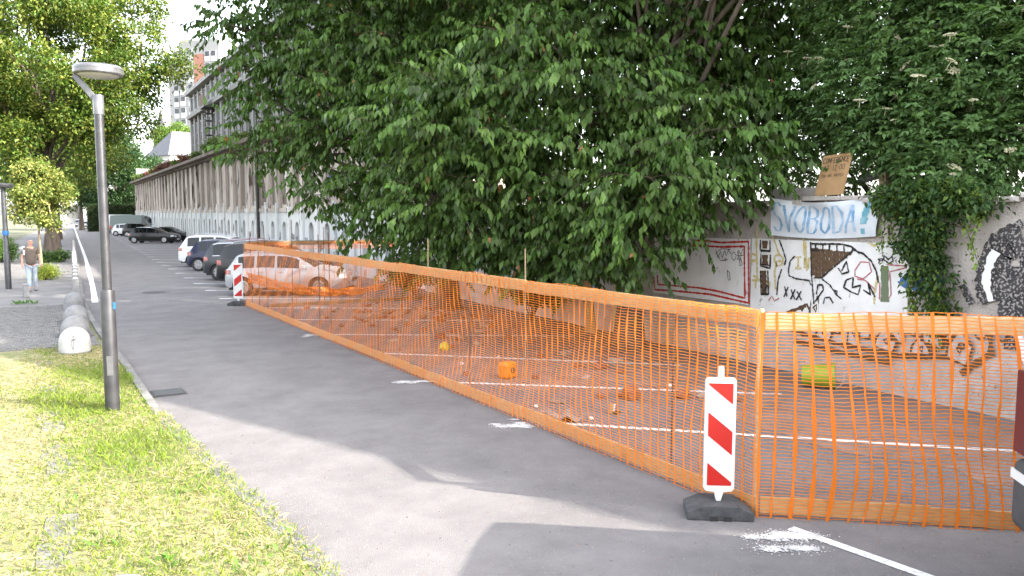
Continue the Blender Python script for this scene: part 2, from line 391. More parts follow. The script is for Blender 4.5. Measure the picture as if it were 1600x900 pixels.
KERB = [(-14, 4.5), (-4, 3.15), (0, 2.35), (3, 1.9), (5.74, 1.56), (7.65, 1.40), (9, 1.18), (10.7, 0.97), (13, 0.85), (16.4, 0.70), (18.9, 0.50), (23, 0.32), (28, 0.18), (60, 0.08), (138, -0.25), (320, -0.8)]
def kx(y):
    for (a, xa), (b, xb) in zip(KERB, KERB[1:]):
        if y <= b:
            t = (y - a) / (b - a); return xa + (xb - xa) * t
    return KERB[-1][1]
def smooth_kx(y): return (kx(y - 1.2) + kx(y) + kx(y + 1.2)) / 3
PAVE = 0.07
sheet('ground', M['earth_far'], [(-900, -300), (900, -300), (900, 2200), (-900, 2200)], -0.03)
ys = [-14 + i * 0.5 for i in range(100)] + [36 + i * 6 for i in range(48)]
edge = [(smooth_kx(y), y) for y in ys]
sheet('road', M['asphalt'], edge + [(40, ys[-1]), (40, -14)], 0.0)
def left_sheet(name, m, y0, y1, z, xl=-16):
    e = [(smooth_kx(y) - 0.135, y) for y in ys if y0 <= y <= y1]
    return sheet(name, m, e[::-1] + [(xl, y0), (xl, y1)], z)
left_sheet('verge_soil', M['soil'], -14, 18.0, PAVE - 0.01)
left_sheet('cobble_bed', M['soil'], 18.0, 26.5, PAVE - 0.02)
left_sheet('pavement', M['asphalt_walk'], 26.0, 318, PAVE - 0.014, xl=-5.2)
sheet('lawn', M['earth_far'], [(-60, 26), (-5.2, 26), (-5.2, 318), (-60, 318)], PAVE - 0.02)

# kerb stones, one by one where they can be told apart
kb = empty('kerb'); tag(kb, kind='structure')
rnd = random.Random(3)
y = 3.0
while y < 46:
    L = 0.98 if y < 30 else 1.98
    a, b = Vector((smooth_kx(y), y, 0)), Vector((smooth_kx(y + L), y + L, 0))
    d = (b - a).normalized(); q = Vector((-d.y, d.x, 0)) * 0.13
    mb = MB(); h = PAVE + (0.015 if y > 11.5 else -0.012) + rnd.uniform(-0.006, 0.006)
    lo = [a + d * 0.006, b - d * 0.006, b - d * 0.006 + q, a + d * 0.006 + q]
    hi = [a + d * 0.006 + q * 0.12, b - d * 0.006 + q * 0.12, b - d * 0.006 + q * 0.98, a + d * 0.006 + q * 0.98]
    mb.add([v + Vector((0, 0, -0.02)) for v in lo] + [v + Vector((0, 0, h)) for v in hi], [(0, 3, 2, 1), (4, 5, 6, 7), (0, 1, 5, 4), (1, 2, 6, 5), (2, 3, 7, 6), (3, 0, 4, 7)])
    mb.build('kerb_stone', M['kerb'], kb)
    y += L + 0.008
mb = MB(); pv = [Vector((smooth_kx(y), y, 0)) for y in range(46, 320, 8)]
for a, b in zip(pv, pv[1:]): mb.add([a, b, b + Vector((-0.13, 0, 0)), a + Vector((-0.13, 0, 0))] + [p + Vector((0, 0, PAVE + 0.015)) for p in (a, b, b + Vector((-0.13, 0, 0)), a + Vector((-0.13, 0, 0)))], [(4, 5, 6, 7), (0, 1, 5, 4), (3, 7, 6, 2)])
tag(mb.build('kerb_stone_run', M['kerb'], kb), kind='stuff')

# cobbles: too small to pick apart, but real stones
rng = np.random.default_rng(5)
mb = MB()
for i in range(46):
    for j in range(84):
        x = -4.4 + i * 0.105 + (0.05 if j % 2 else 0) + rng.normal(0, 0.006); y = 18.05 + j * 0.1 + rng.normal(0, 0.006)
        if x > smooth_kx(y) - 0.22: continue
        mb.box((x, y, PAVE - 0.01 + rng.normal(0, 0.004)), (0.092, 0.088, 0.06), taper=0.86)
tag(mb.build('cobble_paving', M['cobble']), 'small grey stone setts bedded beside the round bollards', 'paving', kind='stuff')
# flat edging stones in the grass
es = empty('edging_strip'); tag(es, kind='structure')
for k in range(19):
    if k in (2, 5, 6, 9, 12, 15): continue
    y = 5.1 + k * 0.62; x = -0.24 - max(0, y - 9) * 0.052 + rnd.uniform(-0.03, 0.03)
    MB().box((0, 0, 0), (0.26, 0.55, 0.06), taper=0.96).build('edging_stone', M['edging'], es, loc=(x, y, PAVE - 0.034 + rnd.uniform(-0.008, 0.006)), rot=(rnd.uniform(-.02, .02), rnd.uniform(-.03, .03), rnd.uniform(-.05, .05)))

# ---- road paint
def paint(name, pl, w, z=0.0065, m='paint_white'):
    mb = MB(); strokes(mb, [pl], w, lambda u, v: (u, v, z), step=1.0)
    return tag(mb.build(name, M[m]), kind='structure')
paint('edge_line', [(0.44, 27.4), (0.48, 33), (0.49, 40), (0.48, 55), (0.40, 73), (0.25, 100), (0.02, 150), (-0.3, 260)], 0.17)
def stall(a, b): paint('parking_line', [a, b], 0.10)
stall((5.35, 8.62), (9.6, 4.81)); stall((4.75, 11.93), (9.2, 8.42)); stall((4.9, 14.86), (9.4, 10.95)); stall((4.8, 17.62), (9.6, 14.75))
stall((4.6, 20.6), (9.2, 17.9)); stall((4.5, 23.6), (9.0, 21.0)); stall((5.30, 4.71), (5.67, 2.22))
yy = 26.6
while yy < 120:
    paint('parking_line', [(4.32 - yy * 0.002, yy), (4.32 - yy * 0.002 + 4.2, yy - 2.35)], 0.09)
    paint('parking_line', [(4.0 - yy * 0.002, yy + 0.12), (4.34 - yy * 0.002, yy - 0.05)], 0.20, z=0.0105)
    yy += 3.12
def blot(name, x, y, r, m, label, cat, seed=1, n=2600):
    g = random.Random(seed); mb = MB(); ax = g.uniform(-.9, .2)
    sub_ = [(g.gauss(0, r * 1.0), g.gauss(0, r * .5), g.uniform(.25, .9)) for _ in range(9)] + [(0, 0, 1)]
    for q in range(n):
        d = min(abs(g.gauss(0, .75)), g.uniform(1.2, 2.2)); a = g.uniform(0, 6.28); o_ = g.choice(sub_); px_, py_ = o_[0] + o_[2] * r * d * math.cos(a) * .8, o_[1] + o_[2] * r * d * math.sin(a) * .45
        X, Y = x + px_ * math.cos(ax) - py_ * math.sin(ax), y + px_ * math.sin(ax) + py_ * math.cos(ax)
        s_ = (0.013 if d < .7 else 0.007) * g.uniform(.4, 1.4); h = g.uniform(.001, .004)
        mb.add([(X + s_ * math.cos(k * 1.05 + a) * g.uniform(.6, 1.2), Y + s_ * math.sin(k * 1.05 + a) * g.uniform(.6, 1.2), .0062 + h) for k in range(6)], [(0, 1, 2, 3, 4, 5)])
    return tag(mb.build(name, M[m]), label, cat, kind='stuff')
blot('plaster_spill', 5.02, 4.62, 0.24, 'plaster_spill', 'white powder spilled on the asphalt at the near beacon foot', 'spill', seed=4)
blot('plaster_spill', 4.80, 8.78, 0.20, 'plaster_spill', 'white powder patch on the road halfway along the net fence', 'spill', seed=8)
blot('plaster_spill', 4.60, 11.95, 0.15, 'plaster_spill', 'small white powder patch beside the bottom plank near the orange box', 'spill', seed=12)
blot('plaster_spill', 4.45, 17.6, 0.14, 'plaster_spill', 'pale plaster crumbs beside the far half of the net fence', 'spill', seed=15)
# reddish dust in the closed-off bay, with loose grit
g = random.Random(6); mb = MB()
vs = [(7.6 + 2.75 * math.cos(2 * math.pi * i / 60) * g.uniform(0.85, 1.08), 16.5 + 6.8 * math.sin(2 * math.pi * i / 60) * g.uniform(0.85, 1.1), 0.002) for i in range(60)]
mb.add(vs, [tuple(range(60))])
tag(mb.build('brick_dust', M['dust']), kind='structure')
vs = [(9.1 + 1.5 * math.cos(2 * math.pi * i / 60) * g.uniform(0.7, 1.1) - 0.02 * i * 0, 7.6 + 6.0 * math.sin(2 * math.pi * i / 60) * g.uniform(0.9, 1.1), 0.004) for i in range(60)]
mb = MB(); mb.add(vs, [tuple(range(60))]); tag(mb.build('brick_dust', M['dust']), kind='structure')

# ---- manhole and drain
mh = empty('manhole_cover', (2.3, 30.0, 0.004), 0, 'round iron manhole cover in the shaded carriageway', 'manhole cover')
MB().lathe([(0.36, 0), (0.36, 0.012), (0.33, 0.016)], 28).build('lid', M['iron'], mh)
MB().lathe([(0.42, 0), (0.42, 0.008), (0.365, 0.008), (0.365, 0)], 28).build('rim', M['kerb'], mh)
dg = empty('drain_grate', (1.12, 12.95, 0.004), R(4), 'square iron drain grate at the kerb near the tall lamp post', 'drain')
MB().bb(-0.24, 0.24, -0.24, 0.24, 0, 0.006).build('frame', M['iron'], dg)
for k in range(8): MB().bb(-0.20, 0.20, -0.2 + k * 0.055, -0.2 + k * 0.055 + 0.03, 0.006, 0.016).build('bar', M['steel_dark'], dg)
# ---- grit on the road surface
n = 1100; mb = MB(); gx = rng.uniform(1.2, 10.4, n); gy = rng.uniform(3.5, 24, n)
for x, y in zip(gx, gy):
    if x < smooth_kx(y) + 0.1: continue
    s = rng.uniform(0.004, 0.012) * (1.4 if x > 5.2 else 0.8)
    mb.box((x, y, s * 0.4), (s * 2, s * 1.5, s), Matrix.Rotation(rng.uniform(0, 6), 3, 'Z'), taper=0.6)
tag(mb.build('road_grit', M['dust']), 'loose pale grit scattered over the asphalt', 'grit', kind='stuff')

# ---- grass verge
def blades(rng, n, xr, yr, keep=None):
    x = rng.uniform(*xr, n); y = rng.uniform(*yr, n)
    ok = np.array([smooth_kx(b) - (0.10 if b > 11.5 else -0.03) > a for a, b in zip(x, y)])
    return np.stack([x[ok], y[ok], np.full(ok.sum(), PAVE - 0.012)], 1)
P = blades(rng, 150000, (-5.0, 2.6), (3.5, 18.3))
# thinner over the path on the left, patches
pn = np.sin(P[:, 0] * 2.1 + 1.3 * np.sin(P[:, 1] * 0.9)) * np.sin(P[:, 1] * 1.4 + P[:, 0]) 
pathw = np.clip((-0.15 - (P[:, 1] - 9).clip(0) * 0.052 - P[:, 0]) * 2.0, 0, 1)
keep = rng.random(len(P)) < (0.95 - 0.42 * pathw - 0.55 * np.clip((P[:, 1] - 14.5) / 2.5, 0, 1))
P, pn, pathw = P[keep], pn[keep], pathw[keep]
n = len(P)
dry = rng.random(n) < np.clip(0.27 + 0.50 * pathw - 0.35 * pn + 0.30 * np.clip((P[:, 1] - 14) / 3, 0, 1), 0.08, 0.93)
D = rng.normal(0, 1, (n, 3)); D[:, 2] = np.where(dry, rng.uniform(0.03, 0.5, n), rng.uniform(0.7, 2.4, n))
C = np.where(dry[:, None], np.array([[0.46, 0.38, 0.20]]) * rng.uniform(0.7, 1.25, (n, 1)), np.array([[0.155, 0.24, 0.03]]) * rng.uniform(0.6, 1.3, (n, 1)) + rng.uniform(0, 0.05, (n, 1)) * np.array([[1, .6, 0]]))
Lb = np.where(dry, rng.uniform(0.05, 0.13, n), rng.uniform(0.035, 0.085, n) * (1 + 0.5 * np.clip(pn, 0, 1)))
o = leaves('grass', P, D, Lb, np.full(n, 0.009), C, M['grass_blade'], fold=0.1, rng=rng)
tag(o, 'mown sunlit grass and dry straw on the verge', 'grass', kind='stuff')
# broad-leaved weeds in the verge
PP, DD, LL, CC = [], [], [], []
for (wx, wy, s) in [(0.95, 6.0, 1.1), (0.45, 6.4, 1.2), (1.15, 6.7, 1.0), (0.1, 7.1, 1.1), (0.75, 7.9, 1.0), (0.2, 9.6, 1.1), (0.45, 9.0, .9), (-0.1, 8.2, 0.9), (-0.2, 10.5, 1), (1.05, 8.4, .8), (0.3, 5.6, 1.2), (0.05, 11.2, .9), (0.75, 10.3, .9), (0.6, 12.8, .8), (0.72, 12.2, .9), (0.5, 14.2, 0.8), (0.2, 16.0, .9), (-1.2, 27.3, 1.6), (-1.4, 27.4, 1.6), (-1.55, 27.3, 1.5), (1.35, 5.4, 1.2), (1.28, 6.2, 1.1)]:
    s0 = s
    for k in range(16):
        s = s0 if wy > 20 else s0 * rng.uniform(.5, .85); a = rng.uniform(0, 6.28); PP.append((wx + rng.normal(0, 0.09), wy + rng.normal(0, 0.09), PAVE - 0.01)); DD.append((math.cos(a), math.sin(a), rng.uniform(0.4, 1.6)))
        LL.append(rng.uniform(0.07, 0.14) * s); CC.append(np.array([0.10, 0.22, 0.035]) * rng.uniform(0.7, 1.2))
o = leaves('weed_patch', np.array(PP), np.array(DD), np.array(LL), np.array(LL) * 0.24, np.array(CC), M['grass_blade'], rng=rng)
tag(o, 'broad leaved green weeds tufted through the mown verge', 'weeds', kind='stuff')
PAINT = {
 'big_body': [[(5.2,2.15),(5.9,2.05)],[(4.6,1.95),(6.05,1.85)],[(4.6,1.65),(6.15,1.6)],[(4.6,1.4),(6.15,1.35)],[(4.6,1.15),(6.05,1.1)]],
 'big_yellow': [[(5.1,1.62),(5.75,1.6)]],
 'red_frame': [[(12.07,2.18),(11.7,2.18),(11.34,2.16),(10.64,2.2),(10.59,1.09),(11.6,1.16),(12.65,1.14),(13.27,1.11),(13.31,1.39)],[(12.14,2.08),(11.63,2.08),(11.31,2.08),(10.74,2.11),(10.69,1.17),(11.41,1.24),(11.94,1.26),(12.81,1.24),(13.17,1.23),(13.2,1.42)]],
 'tag': [[(11.47,2.02),(11.4,1.86),(11.34,2.0),(11.29,1.87),(11.23,2.02),(11.19,1.91),(11.13,2.03),(11.07,1.96)],[(11.43,1.95),(11.33,1.82),(11.14,1.85)],[(11.48,1.95),(11.31,2.05),(11.09,2.04)],[(11.04,1.97),(10.98,2.0),(10.93,1.93),(10.97,1.84),(11.04,1.88),(11.04,1.97)],[(10.88,2.05),(10.81,1.95),(10.77,2.06)],[(10.9,1.93),(10.75,1.95)],[(10.82,1.91),(10.85,1.75),(10.77,1.78),(10.81,1.89)],[(10.9,2.02),(10.84,1.84)],[(11.15,1.65),(11.12,1.47),(11.07,1.48),(11.09,1.61),(11.15,1.65)]],
 'black': [[(9.91,2.25),(9.83,2.1),(9.75,1.92),(9.78,1.83)],[(9.56,1.99),(9.66,1.9),(9.69,1.74),(9.67,1.65),(9.52,1.61),(9.24,1.6),(9.21,1.53)],[(9.84,1.75),(9.91,1.56),(9.93,1.3)],[(9.24,2.24),(9.2,1.69),(9.13,1.22)],[(9.15,1.65),(9.0,1.66),(8.84,1.79),(8.62,1.96),(8.43,2.12)],[(9.11,1.26),(9.01,1.39),(8.95,1.47),(8.97,1.55),(9.06,1.54),(9.09,1.38)],[(8.94,1.24),(8.92,1.34),(8.82,1.36),(8.75,1.27)],[(8.41,2.14),(8.23,2.09),(8.08,1.98),(7.99,1.84),(7.94,1.66)],[(8.61,1.8),(8.53,1.96),(8.48,1.79),(8.6,1.75),(8.68,1.84)],[(8.52,1.66),(8.39,1.71),(8.4,1.55),(8.25,1.6),(8.29,1.45),(8.42,1.48),(8.56,1.54),(8.52,1.66)],[(8.98,1.64),(8.83,1.56),(8.69,1.41),(8.59,1.35)],[(8.2,1.53),(8.07,1.47),(8.12,1.65),(7.99,1.44)],[(7.97,2.01),(7.89,1.99),(7.85,2.07),(7.79,2.02),(7.73,2.07),(7.71,2.0),(7.78,1.96),(7.85,2.01),(7.93,2.03),(7.95,1.95)],[(8.74,1.47),(8.67,1.47),(8.7,1.41)],[(7.81,2.54),(7.79,2.39),(7.74,2.42)],[(7.62,2.56),(7.6,2.47),(7.65,2.36)],[(7.43,1.42),(7.37,1.45),(7.31,1.4)],[(10.15,1.45),(10.26,1.28),(10.1,1.31)]],
 'xxx': [[(9.76,1.46),(9.7,1.29)],[(9.68,1.46),(9.77,1.28)],[(9.62,1.42),(9.53,1.26)],[(9.53,1.43),(9.62,1.25)],[(9.49,1.4),(9.39,1.26)],[(9.4,1.41),(9.5,1.25)]],
 'yellow': [[(10.42,2.5),(10.44,2.21),(10.4,1.61),(10.44,1.43)],[(10.08,2.32),(9.99,2.18),(9.9,1.97)],[(9.4,2.32),(9.36,2.0)],[(10.5,1.6),(10.15,1.45),(10.26,1.4)],[(9.35,2.24),(9.3,1.76)],[(8.0,1.33),(8.01,1.47),(7.96,1.77)],[(9.95,1.89),(10.0,1.7),(9.96,1.39)],[(8.15,2.26),(8.02,2.21)]],
 'pink': [[(8.37,1.82),(8.27,1.96),(8.12,1.96),(8.07,1.82),(8.21,1.7),(8.36,1.73),(8.37,1.82)],[(7.81,1.94),(7.53,1.94),(7.51,1.91),(7.76,1.84),(7.72,1.5),(7.76,1.44)],[(7.92,1.67),(7.91,1.41)],[(10.12,1.18),(10.04,1.27),(9.98,1.19),(9.87,1.25)],[(8.32,1.69),(8.17,1.68),(7.99,1.55)]],
 'brown_col': [[(10.24,2.23),(10.24,2.09)],[(10.23,1.98),(10.22,1.79)],[(10.25,1.7),(10.23,1.45),(10.22,1.28)]],
 'blockout': [[(10.33,2.04),(10.1,2.05)],[(10.34,2.24),(10.34,2.06),(10.11,2.06),(10.12,2.24)],[(10.32,2.0),(10.32,1.78),(10.1,1.75),(10.1,1.99)],[(10.32,1.7),(10.29,1.27),(10.12,1.29),(10.15,1.71)],[(10.31,1.81),(10.11,1.8)]],
 'blue': [[(7.59,1.67),(7.45,1.81)],[(7.51,1.62),(7.41,1.81)],[(7.4,1.95),(7.31,1.68),(7.34,1.59)],[(7.26,1.87),(7.25,1.59),(7.21,1.56)],[(7.18,1.82),(7.19,1.58)],[(7.11,1.9),(7.12,1.62),(6.92,1.59),(6.9,1.56)],[(7.0,1.84),(6.89,1.74)]],
 'up_arrow': [[(7.82,1.38),(7.84,1.78),(7.85,1.92)]],
 'big_black': [[(5.9,2.59),(6.02,2.51),(6.17,2.41),(6.29,2.3),(6.37,2.14),(6.41,1.94),(6.42,1.75),(6.34,1.56),(6.31,1.5)],[(6.65,1.73),(6.54,1.54),(6.5,1.48)],[(6.5,2.62),(6.4,2.71)]],
 'big_white': [[(6.22,2.21),(6.3,2.04),(6.34,1.88),(6.33,1.72),(6.28,1.53)]],
 'big_fill': [[(5.89,2.41),(6.07,2.34),(6.19,2.21),(6.25,1.98),(6.26,1.76),(6.21,1.54)]],
 'brown_tri': [[(9.19,2.14),(9.17,1.69)],[(9.12,2.15),(9.1,1.66)],[(9.05,2.13),(9.03,1.66)],[(8.98,2.13),(8.96,1.7)],[(8.9,2.13),(8.89,1.76)],[(8.83,2.12),(8.82,1.81)],[(8.76,2.11),(8.75,1.87)],[(8.7,2.11),(8.69,1.91)],[(8.63,2.11),(8.62,1.96)],[(8.56,2.1),(8.55,2.0)],[(8.49,2.11),(8.49,2.05)]],
 'film': [[(9.22,2.21),(9.0,2.21),(8.82,2.22),(8.63,2.22),(8.45,2.19),(8.29,2.09)],[(9.22,2.1),(9.05,2.11)],[(9.14,2.21),(9.13,2.11)],[(8.99,2.21),(8.99,2.1)],[(8.86,2.21),(8.86,2.11)],[(8.72,2.2),(8.71,2.1)],[(8.59,2.19),(8.57,2.09)],[(8.41,2.16),(8.45,2.08)]],
 'letters': [[(10.56,1.99),(10.54,1.79)],[(10.56,1.99),(10.41,1.96),(10.43,1.87),(10.55,1.86)],[(9.56,1.97),(9.43,1.98)],[(9.49,1.97),(9.49,1.79)],[(9.55,1.79),(9.42,1.79)],[(9.35,1.8),(9.36,1.98),(9.27,1.8),(9.27,1.98)],[(10.01,1.97),(9.9,2.01),(9.82,1.94),(9.84,1.83),(9.95,1.8),(10.01,1.89),(10.01,1.97)],[(9.93,1.89),(9.86,1.89)],[(10.53,1.51),(10.35,1.52)],[(10.44,1.52),(10.43,1.37)],[(10.19,1.52),(10.1,1.5),(10.11,1.42),(10.18,1.43)]],
}
# ------------------------------------------------------------------ old factory wing with set-back storeys
FA = R(1.43)                                  # its front runs a little off the road's line
fac = empty('factory_wing', (11.6, 0, 0), FA, 'long tan factory wing with white painted arcaded base along the parked cars', 'building')
S0, BAY, NB = 26.0, 2.7, 40
S1 = S0 + BAY * NB
MB().bb(0.28, 3.0, S0, S1, 0, 7.0).build('wall', M['plaster_tan'], fac)
g = random.Random(11)
# one bay of the white base with its arched niche
def base_bay():
    mb = MB(); hw, top = BAY / 2, 2.80
    aw, sp, sill = 0.42, 1.85, 0.55
    arc = [(-aw, sill), (-aw, sp)] + [(-aw * math.cos(math.pi * k / 10), sp + aw * math.sin(math.pi * k / 10)) for k in range(1, 10)] + [(aw, sp), (aw, sill)]
    x0, x1 = 0.0, 0.20
    # front skin: bottom strip, left, right, above arch (fan strips)
    V = []; F = []
    def quad(a, b, c, d):
        k = len(V); V.extend([(x0, *p) for p in (a, b, c, d)]); F.append((k, k + 1, k + 2, k + 3))
    quad((-hw, 0), (hw, 0), (hw, sill), (-hw, sill))
    quad((-hw, sill), (-aw, sill), (-aw, sp), (-hw, sp)); quad((aw, sill), (hw, sill), (hw, sp), (aw, sp))
    quad((-hw, sp), (-aw, sp), (-aw, top), (-hw, top)); quad((aw, sp), (hw, sp), (hw, top), (aw, top))
    ap = arc[1:-1]
    for p, q in zip(ap, ap[1:]): quad(p, q, (q[0], top), (p[0], top))
    ring = arc + [arc[0]]
    for p, q in zip(ring, ring[1:]):
        k = len(V); V.extend([(x0, *p), (x0, *q), (x1, *q), (x1, *p)]); F.append((k, k + 1, k + 2, k + 3))
    mb.add(V, F); return mb.mesh('base_bay')
bay_me = base_bay(); bay_me.materials.append(M['base_white'])
nb = MB(); nb.bb(0.20, 0.27, -0.44, 0.44, 0.5, 2.35); niche_me = nb.mesh('niche'); niche_me.materials.append(M['facade_grey'])
pil = MB(); pil.bb(0.0, 0.28, -0.62, 0.62, 3.02, 6.98); pil_me = pil.mesh('pilaster'); pil_me.materials.append(M['plaster_tan'])
pan = MB(); pan.bb(0.17, 0.279, -0.55, 0.55, 3.25, 6.7); pan_me = pan.mesh('window_infill'); pan_me.materials.append(M['plaster_dark'])
frm = MB(); frm.bb(0.12, 0.279, -0.72, -0.60, 3.02, 6.98); frm.bb(0.12, 0.279, 0.60, 0.72, 3.02, 6.98); frm.bb(0.08, 0.279, -0.72, 0.72, 3.02, 3.22)
frm_me = frm.mesh('window_surround'); frm_me.materials.append(M['plaster_tan'])
for k in range(NB):
    yc = S0 + BAY * (k + 0.5)
    link('base_bay', bay_me, None, fac, (0, yc, 0)); link('niche', niche_me, None, fac, (0, yc, 0))
    link('window_infill', pan_me, None, fac, (0, yc, 0)); link('window_surround', frm_me, None, fac, (0, yc, 0))
    link('pilaster', pil_me, None, fac, (0, yc + BAY / 2, 0))
    MB().bb(-0.12, -0.002, -0.17, 0.17, 0, 2.9 + g.uniform(0.1, 0.75) * (1 if yc < 70 else 0.5)).build('buttress', M['base_white'], fac, loc=(0, yc + BAY / 2, 0))
MB().bb(-0.06, 0.27, S0, S1, 2.802, 3.018).build('string_course', M['plaster_tan'], fac)
MB().bb(-0.75, 3.0, S0 - 0.4, S1 + 0.3, 7.18, 7.42).build('roof_slab', M['plaster_dark'], fac)
MB().bb(-0.25, 0.3, S0, S1, 7.0, 7.178).build('cornice', M['plaster_dark'], fac)
MB().tube([(-0.1, 52.3, 0.2), (-0.1, 52.3, 7.0)], 0.09, 8).build('downpipe', M['iron'], fac)
# faded paintings in some infills
for k, (mm, w) in {4: ('blue_paint', .8), 5: ('ink', .7), 7: ('wall_white', .6), 9: ('ink', .5)}.items():
    yc = S0 + BAY * (k + 0.5); mb = MB(); q = random.Random(k)
    pls = [[(yc + q.uniform(-.4, .4), 3.4 + i * 0.3), (yc + q.uniform(-.4, .4), 3.6 + i * 0.3), (yc + q.uniform(-.4, .4), 3.75 + i * 0.3)] for i in range(9)]
    for pl_ in pls:
        mb = MB(); strokes(mb, [pl_], 0.16, lambda u, v: (0.165, u, v), step=0.1); mb.build('graffiti', M[mm], fac)
q = random.Random(77); mb = MB()
for k in range(16):
    yc = S0 + BAY * (k + 0.5); z0 = q.uniform(0.9, 1.7)
    pls = [[(yc + 0.9 + q.uniform(-.35, .35), z0 + q.uniform(-.3, .35)) for _ in range(5)] for _ in range(2)]
    for pl_ in pls:
        mb = MB(); strokes(mb, [pl_], 0.05, lambda u, v: (-0.006, u, v), step=0.1); mb.build('graffiti', M['ink'], fac)
    mb = MB()
    mb2 = [[(yc + q.uniform(-.3, .3), z0 + q.uniform(-.3, .45)) for _ in range(4)]]
    strokes(mb, mb2, 0.05, lambda u, v: (0.196, u, v), step=0.1)
    mb.build('graffiti', M['ink'], fac)

blk = empty('factory_block', (11.6, 0, 0), FA, 'grey factory block with tall windows rising behind the flat roofed wing', 'building')
B0, B1 = 33.0, 99.0
MB().bb(3.28, 7.2, B0, B1, 0, 16.0).build('wall', M['facade_grey'], blk)
nbay = 25; bw = (B1 - B0) / nbay
MB().bb(2.65, 3.28, B0 - 0.3, B1 + 0.3, 13.35, 13.75).build('cornice', M['facade_grey'], blk)
MB().bb(2.5, 7.5, B0 - 0.5, B1 + 0.5, 16.0, 16.4).build('roof_cornice', M['facade_pale'], blk)
pm = MB().bb(2.98, 3.28, -0.42, 0.42, 7.42, 13.35).mesh('pier'); pm.materials.append(M['facade_grey'])
pm2 = MB().bb(3.02, 3.28, -0.42, 0.42, 13.75, 16.0).mesh('pier'); pm2.materials.append(M['facade_pale'])
def win_mesh(z0, z1, w, nx, nz):
    f = MB(); x0, x1 = 3.10, 3.20; t = 0.09
    f.bb(x0, x1, -w / 2, -w / 2 + t, z0, z1); f.bb(x0, x1, w / 2 - t, w / 2, z0, z1)
    f.bb(x0, x1, -w / 2 + t, w / 2 - t, z0, z0 + t); f.bb(x0, x1, -w / 2 + t, w / 2 - t, z1 - t, z1)
    for i in range(1, nx): yy = -w / 2 + w * i / nx; f.bb(x0 + .01, x1 - .01, yy - .035, yy + .035, z0 + t, z1 - t)
    for i in range(1, nz): zz = z0 + (z1 - z0) * i / nz; f.bb(x0 + .02, x1 - .02, -w / 2 + t, w / 2 - t, zz - .035, zz + .035)
    a = f.mesh('window'); a.materials.append(M['white_frame'])
    b = MB().bb(3.16, 3.19, -w / 2 + 0.02, w / 2 - 0.02, z0 + 0.02, z1 - 0.02).mesh('pane'); b.materials.append(M['pane'])
    c = MB().bb(2.95, 3.27, -w / 2 - 0.06, w / 2 + 0.06, z0 - 0.16, z0 - 0.001).mesh('sill'); c.materials.append(M['facade_pale'])
    return a, b, c
lo, up = win_mesh(8.3, 12.7, 1.7, 2, 4), win_mesh(14.15, 15.75, 1.7, 2, 1)
for k in range(nbay):
    yc = B0 + bw * (k + 0.5)
    for t in (lo, up):
        w_ = link('window', t[0], None, blk, (0, yc, 0)); link('pane', t[1], None, w_); link('sill', t[2], None, w_)
    link('pier', pm, None, blk, (0, yc + bw / 2, 0)); link('pier', pm2, None, blk, (0, yc + bw / 2, 0))
bal = MB(); bal.bb(1.9, 3.0, 83.0, 85.6, 13.0, 13.2); bal.build('balcony', M['iron'], blk)
MB().bb(1.9, 1.96, 83.0, 85.6, 13.2, 14.3).build('balcony_railing', M['brown_paint'], blk)
for zz in range(8): MB().bb(2.2, 2.9, 84.2, 85.3, 7.6 + zz * 0.7, 7.66 + zz * 0.7).build('fire_escape_step', M['iron'], blk)
MB().bb(2.2, 2.26, 84.2, 84.26, 7.42, 13.0).build('fire_escape_rail', M['iron'], blk)

# ------------------------------------------------------------------ tower block, spire, white house, far buildings
def grid_house(name, x, y, w, d, h, rz, label, wallm, cat='building'):
    e = empty(name, (x, y, 0), rz, label, cat); MB().bb(-w / 2, w / 2, 0, d, 0, h).build('wall', M[wallm], e); return e
tx, ty = (42.5, 318.6)
tw = empty('tower_block', (tx, ty, 0), R(-48.6), 'tall pale tower block with one terracotta stripe beyond the factory roof', 'building'); tw.scale = (1.4, 1.4, 1)
MB().bb(-6.5, 6.5, 0, 11.5, 0, 66).build('wall', M['tower_grey'], tw)
MB().bb(-6.2, -2, 0.5, 12, 66, 66.8).build('roof_edge', M['tower_grey'], tw)
MB().bb(6.5, 6.8, 0.0, 11.5, 0, 65.6).build('sunlit_flank', M['tower_white'], tw)  # paler panel: sunlight on this side of the tower put into colour
MB().bb(-11, -6.5, 1, 11.5, 0, 60).build('wing', M['tower_grey'], tw)
MB().bb(-1.4, 1.8, -0.15, 0, 0, 61).build('terracotta_stripe', M['tower_red'], tw)
wf = MB().bb(-0.85, 0.85, -0.18, 0, -2.7, 1.0).mesh('window_bay'); wf.materials.append(M['tower_white'])
wp = MB().bb(-0.7, 0.7, -0.24, -0.18, -0.8, 0.9).mesh('pane'); wp.materials.append(M['pane'])
for fl in range(13):
    z = 62 - fl * 4.2
    for xx in (-5.4, -2.7, 3.0, 5.0):
        if z < 18: continue
        o = link('window_bay', wf, None, tw, (xx, 0, z - (1.2 if xx > 2 else 0))); link('pane', wp, None, o)
    o = link('window_bay', wf, None, tw, (-8.4, 1, z)); link('pane', wp, None, o)
sx, sy = (20.7, 227.9)
sp = empty('church_spire', (sx, sy, 0), R(25), 'slender grey slated church spire above the far trees', 'spire')
MB().bb(-2.6, 2.6, -2.6, 2.6, 0, 17).build('tower', M['house_white'], sp)
mb = MB(); mb.lathe([(2.9, 17), (1.35, 23.5), (0.05, 30)], 8); mb.build('spire_roof', M['slate_dark'], sp)
MB().tube([(0, 0, 30), (0, 0, 33.5)], 0.07, 6).build('finial', M['iron'], sp)
hx, hy = (19.6, 182.9)
hs = empty('white_house', (hx, hy, 0), R(20), 'white house with hipped grey roof between spire and factory', 'building')
MB().bb(-3.6, 5.5, -4, 6, 0, 14.6).build('wall', M['house_white'], hs)
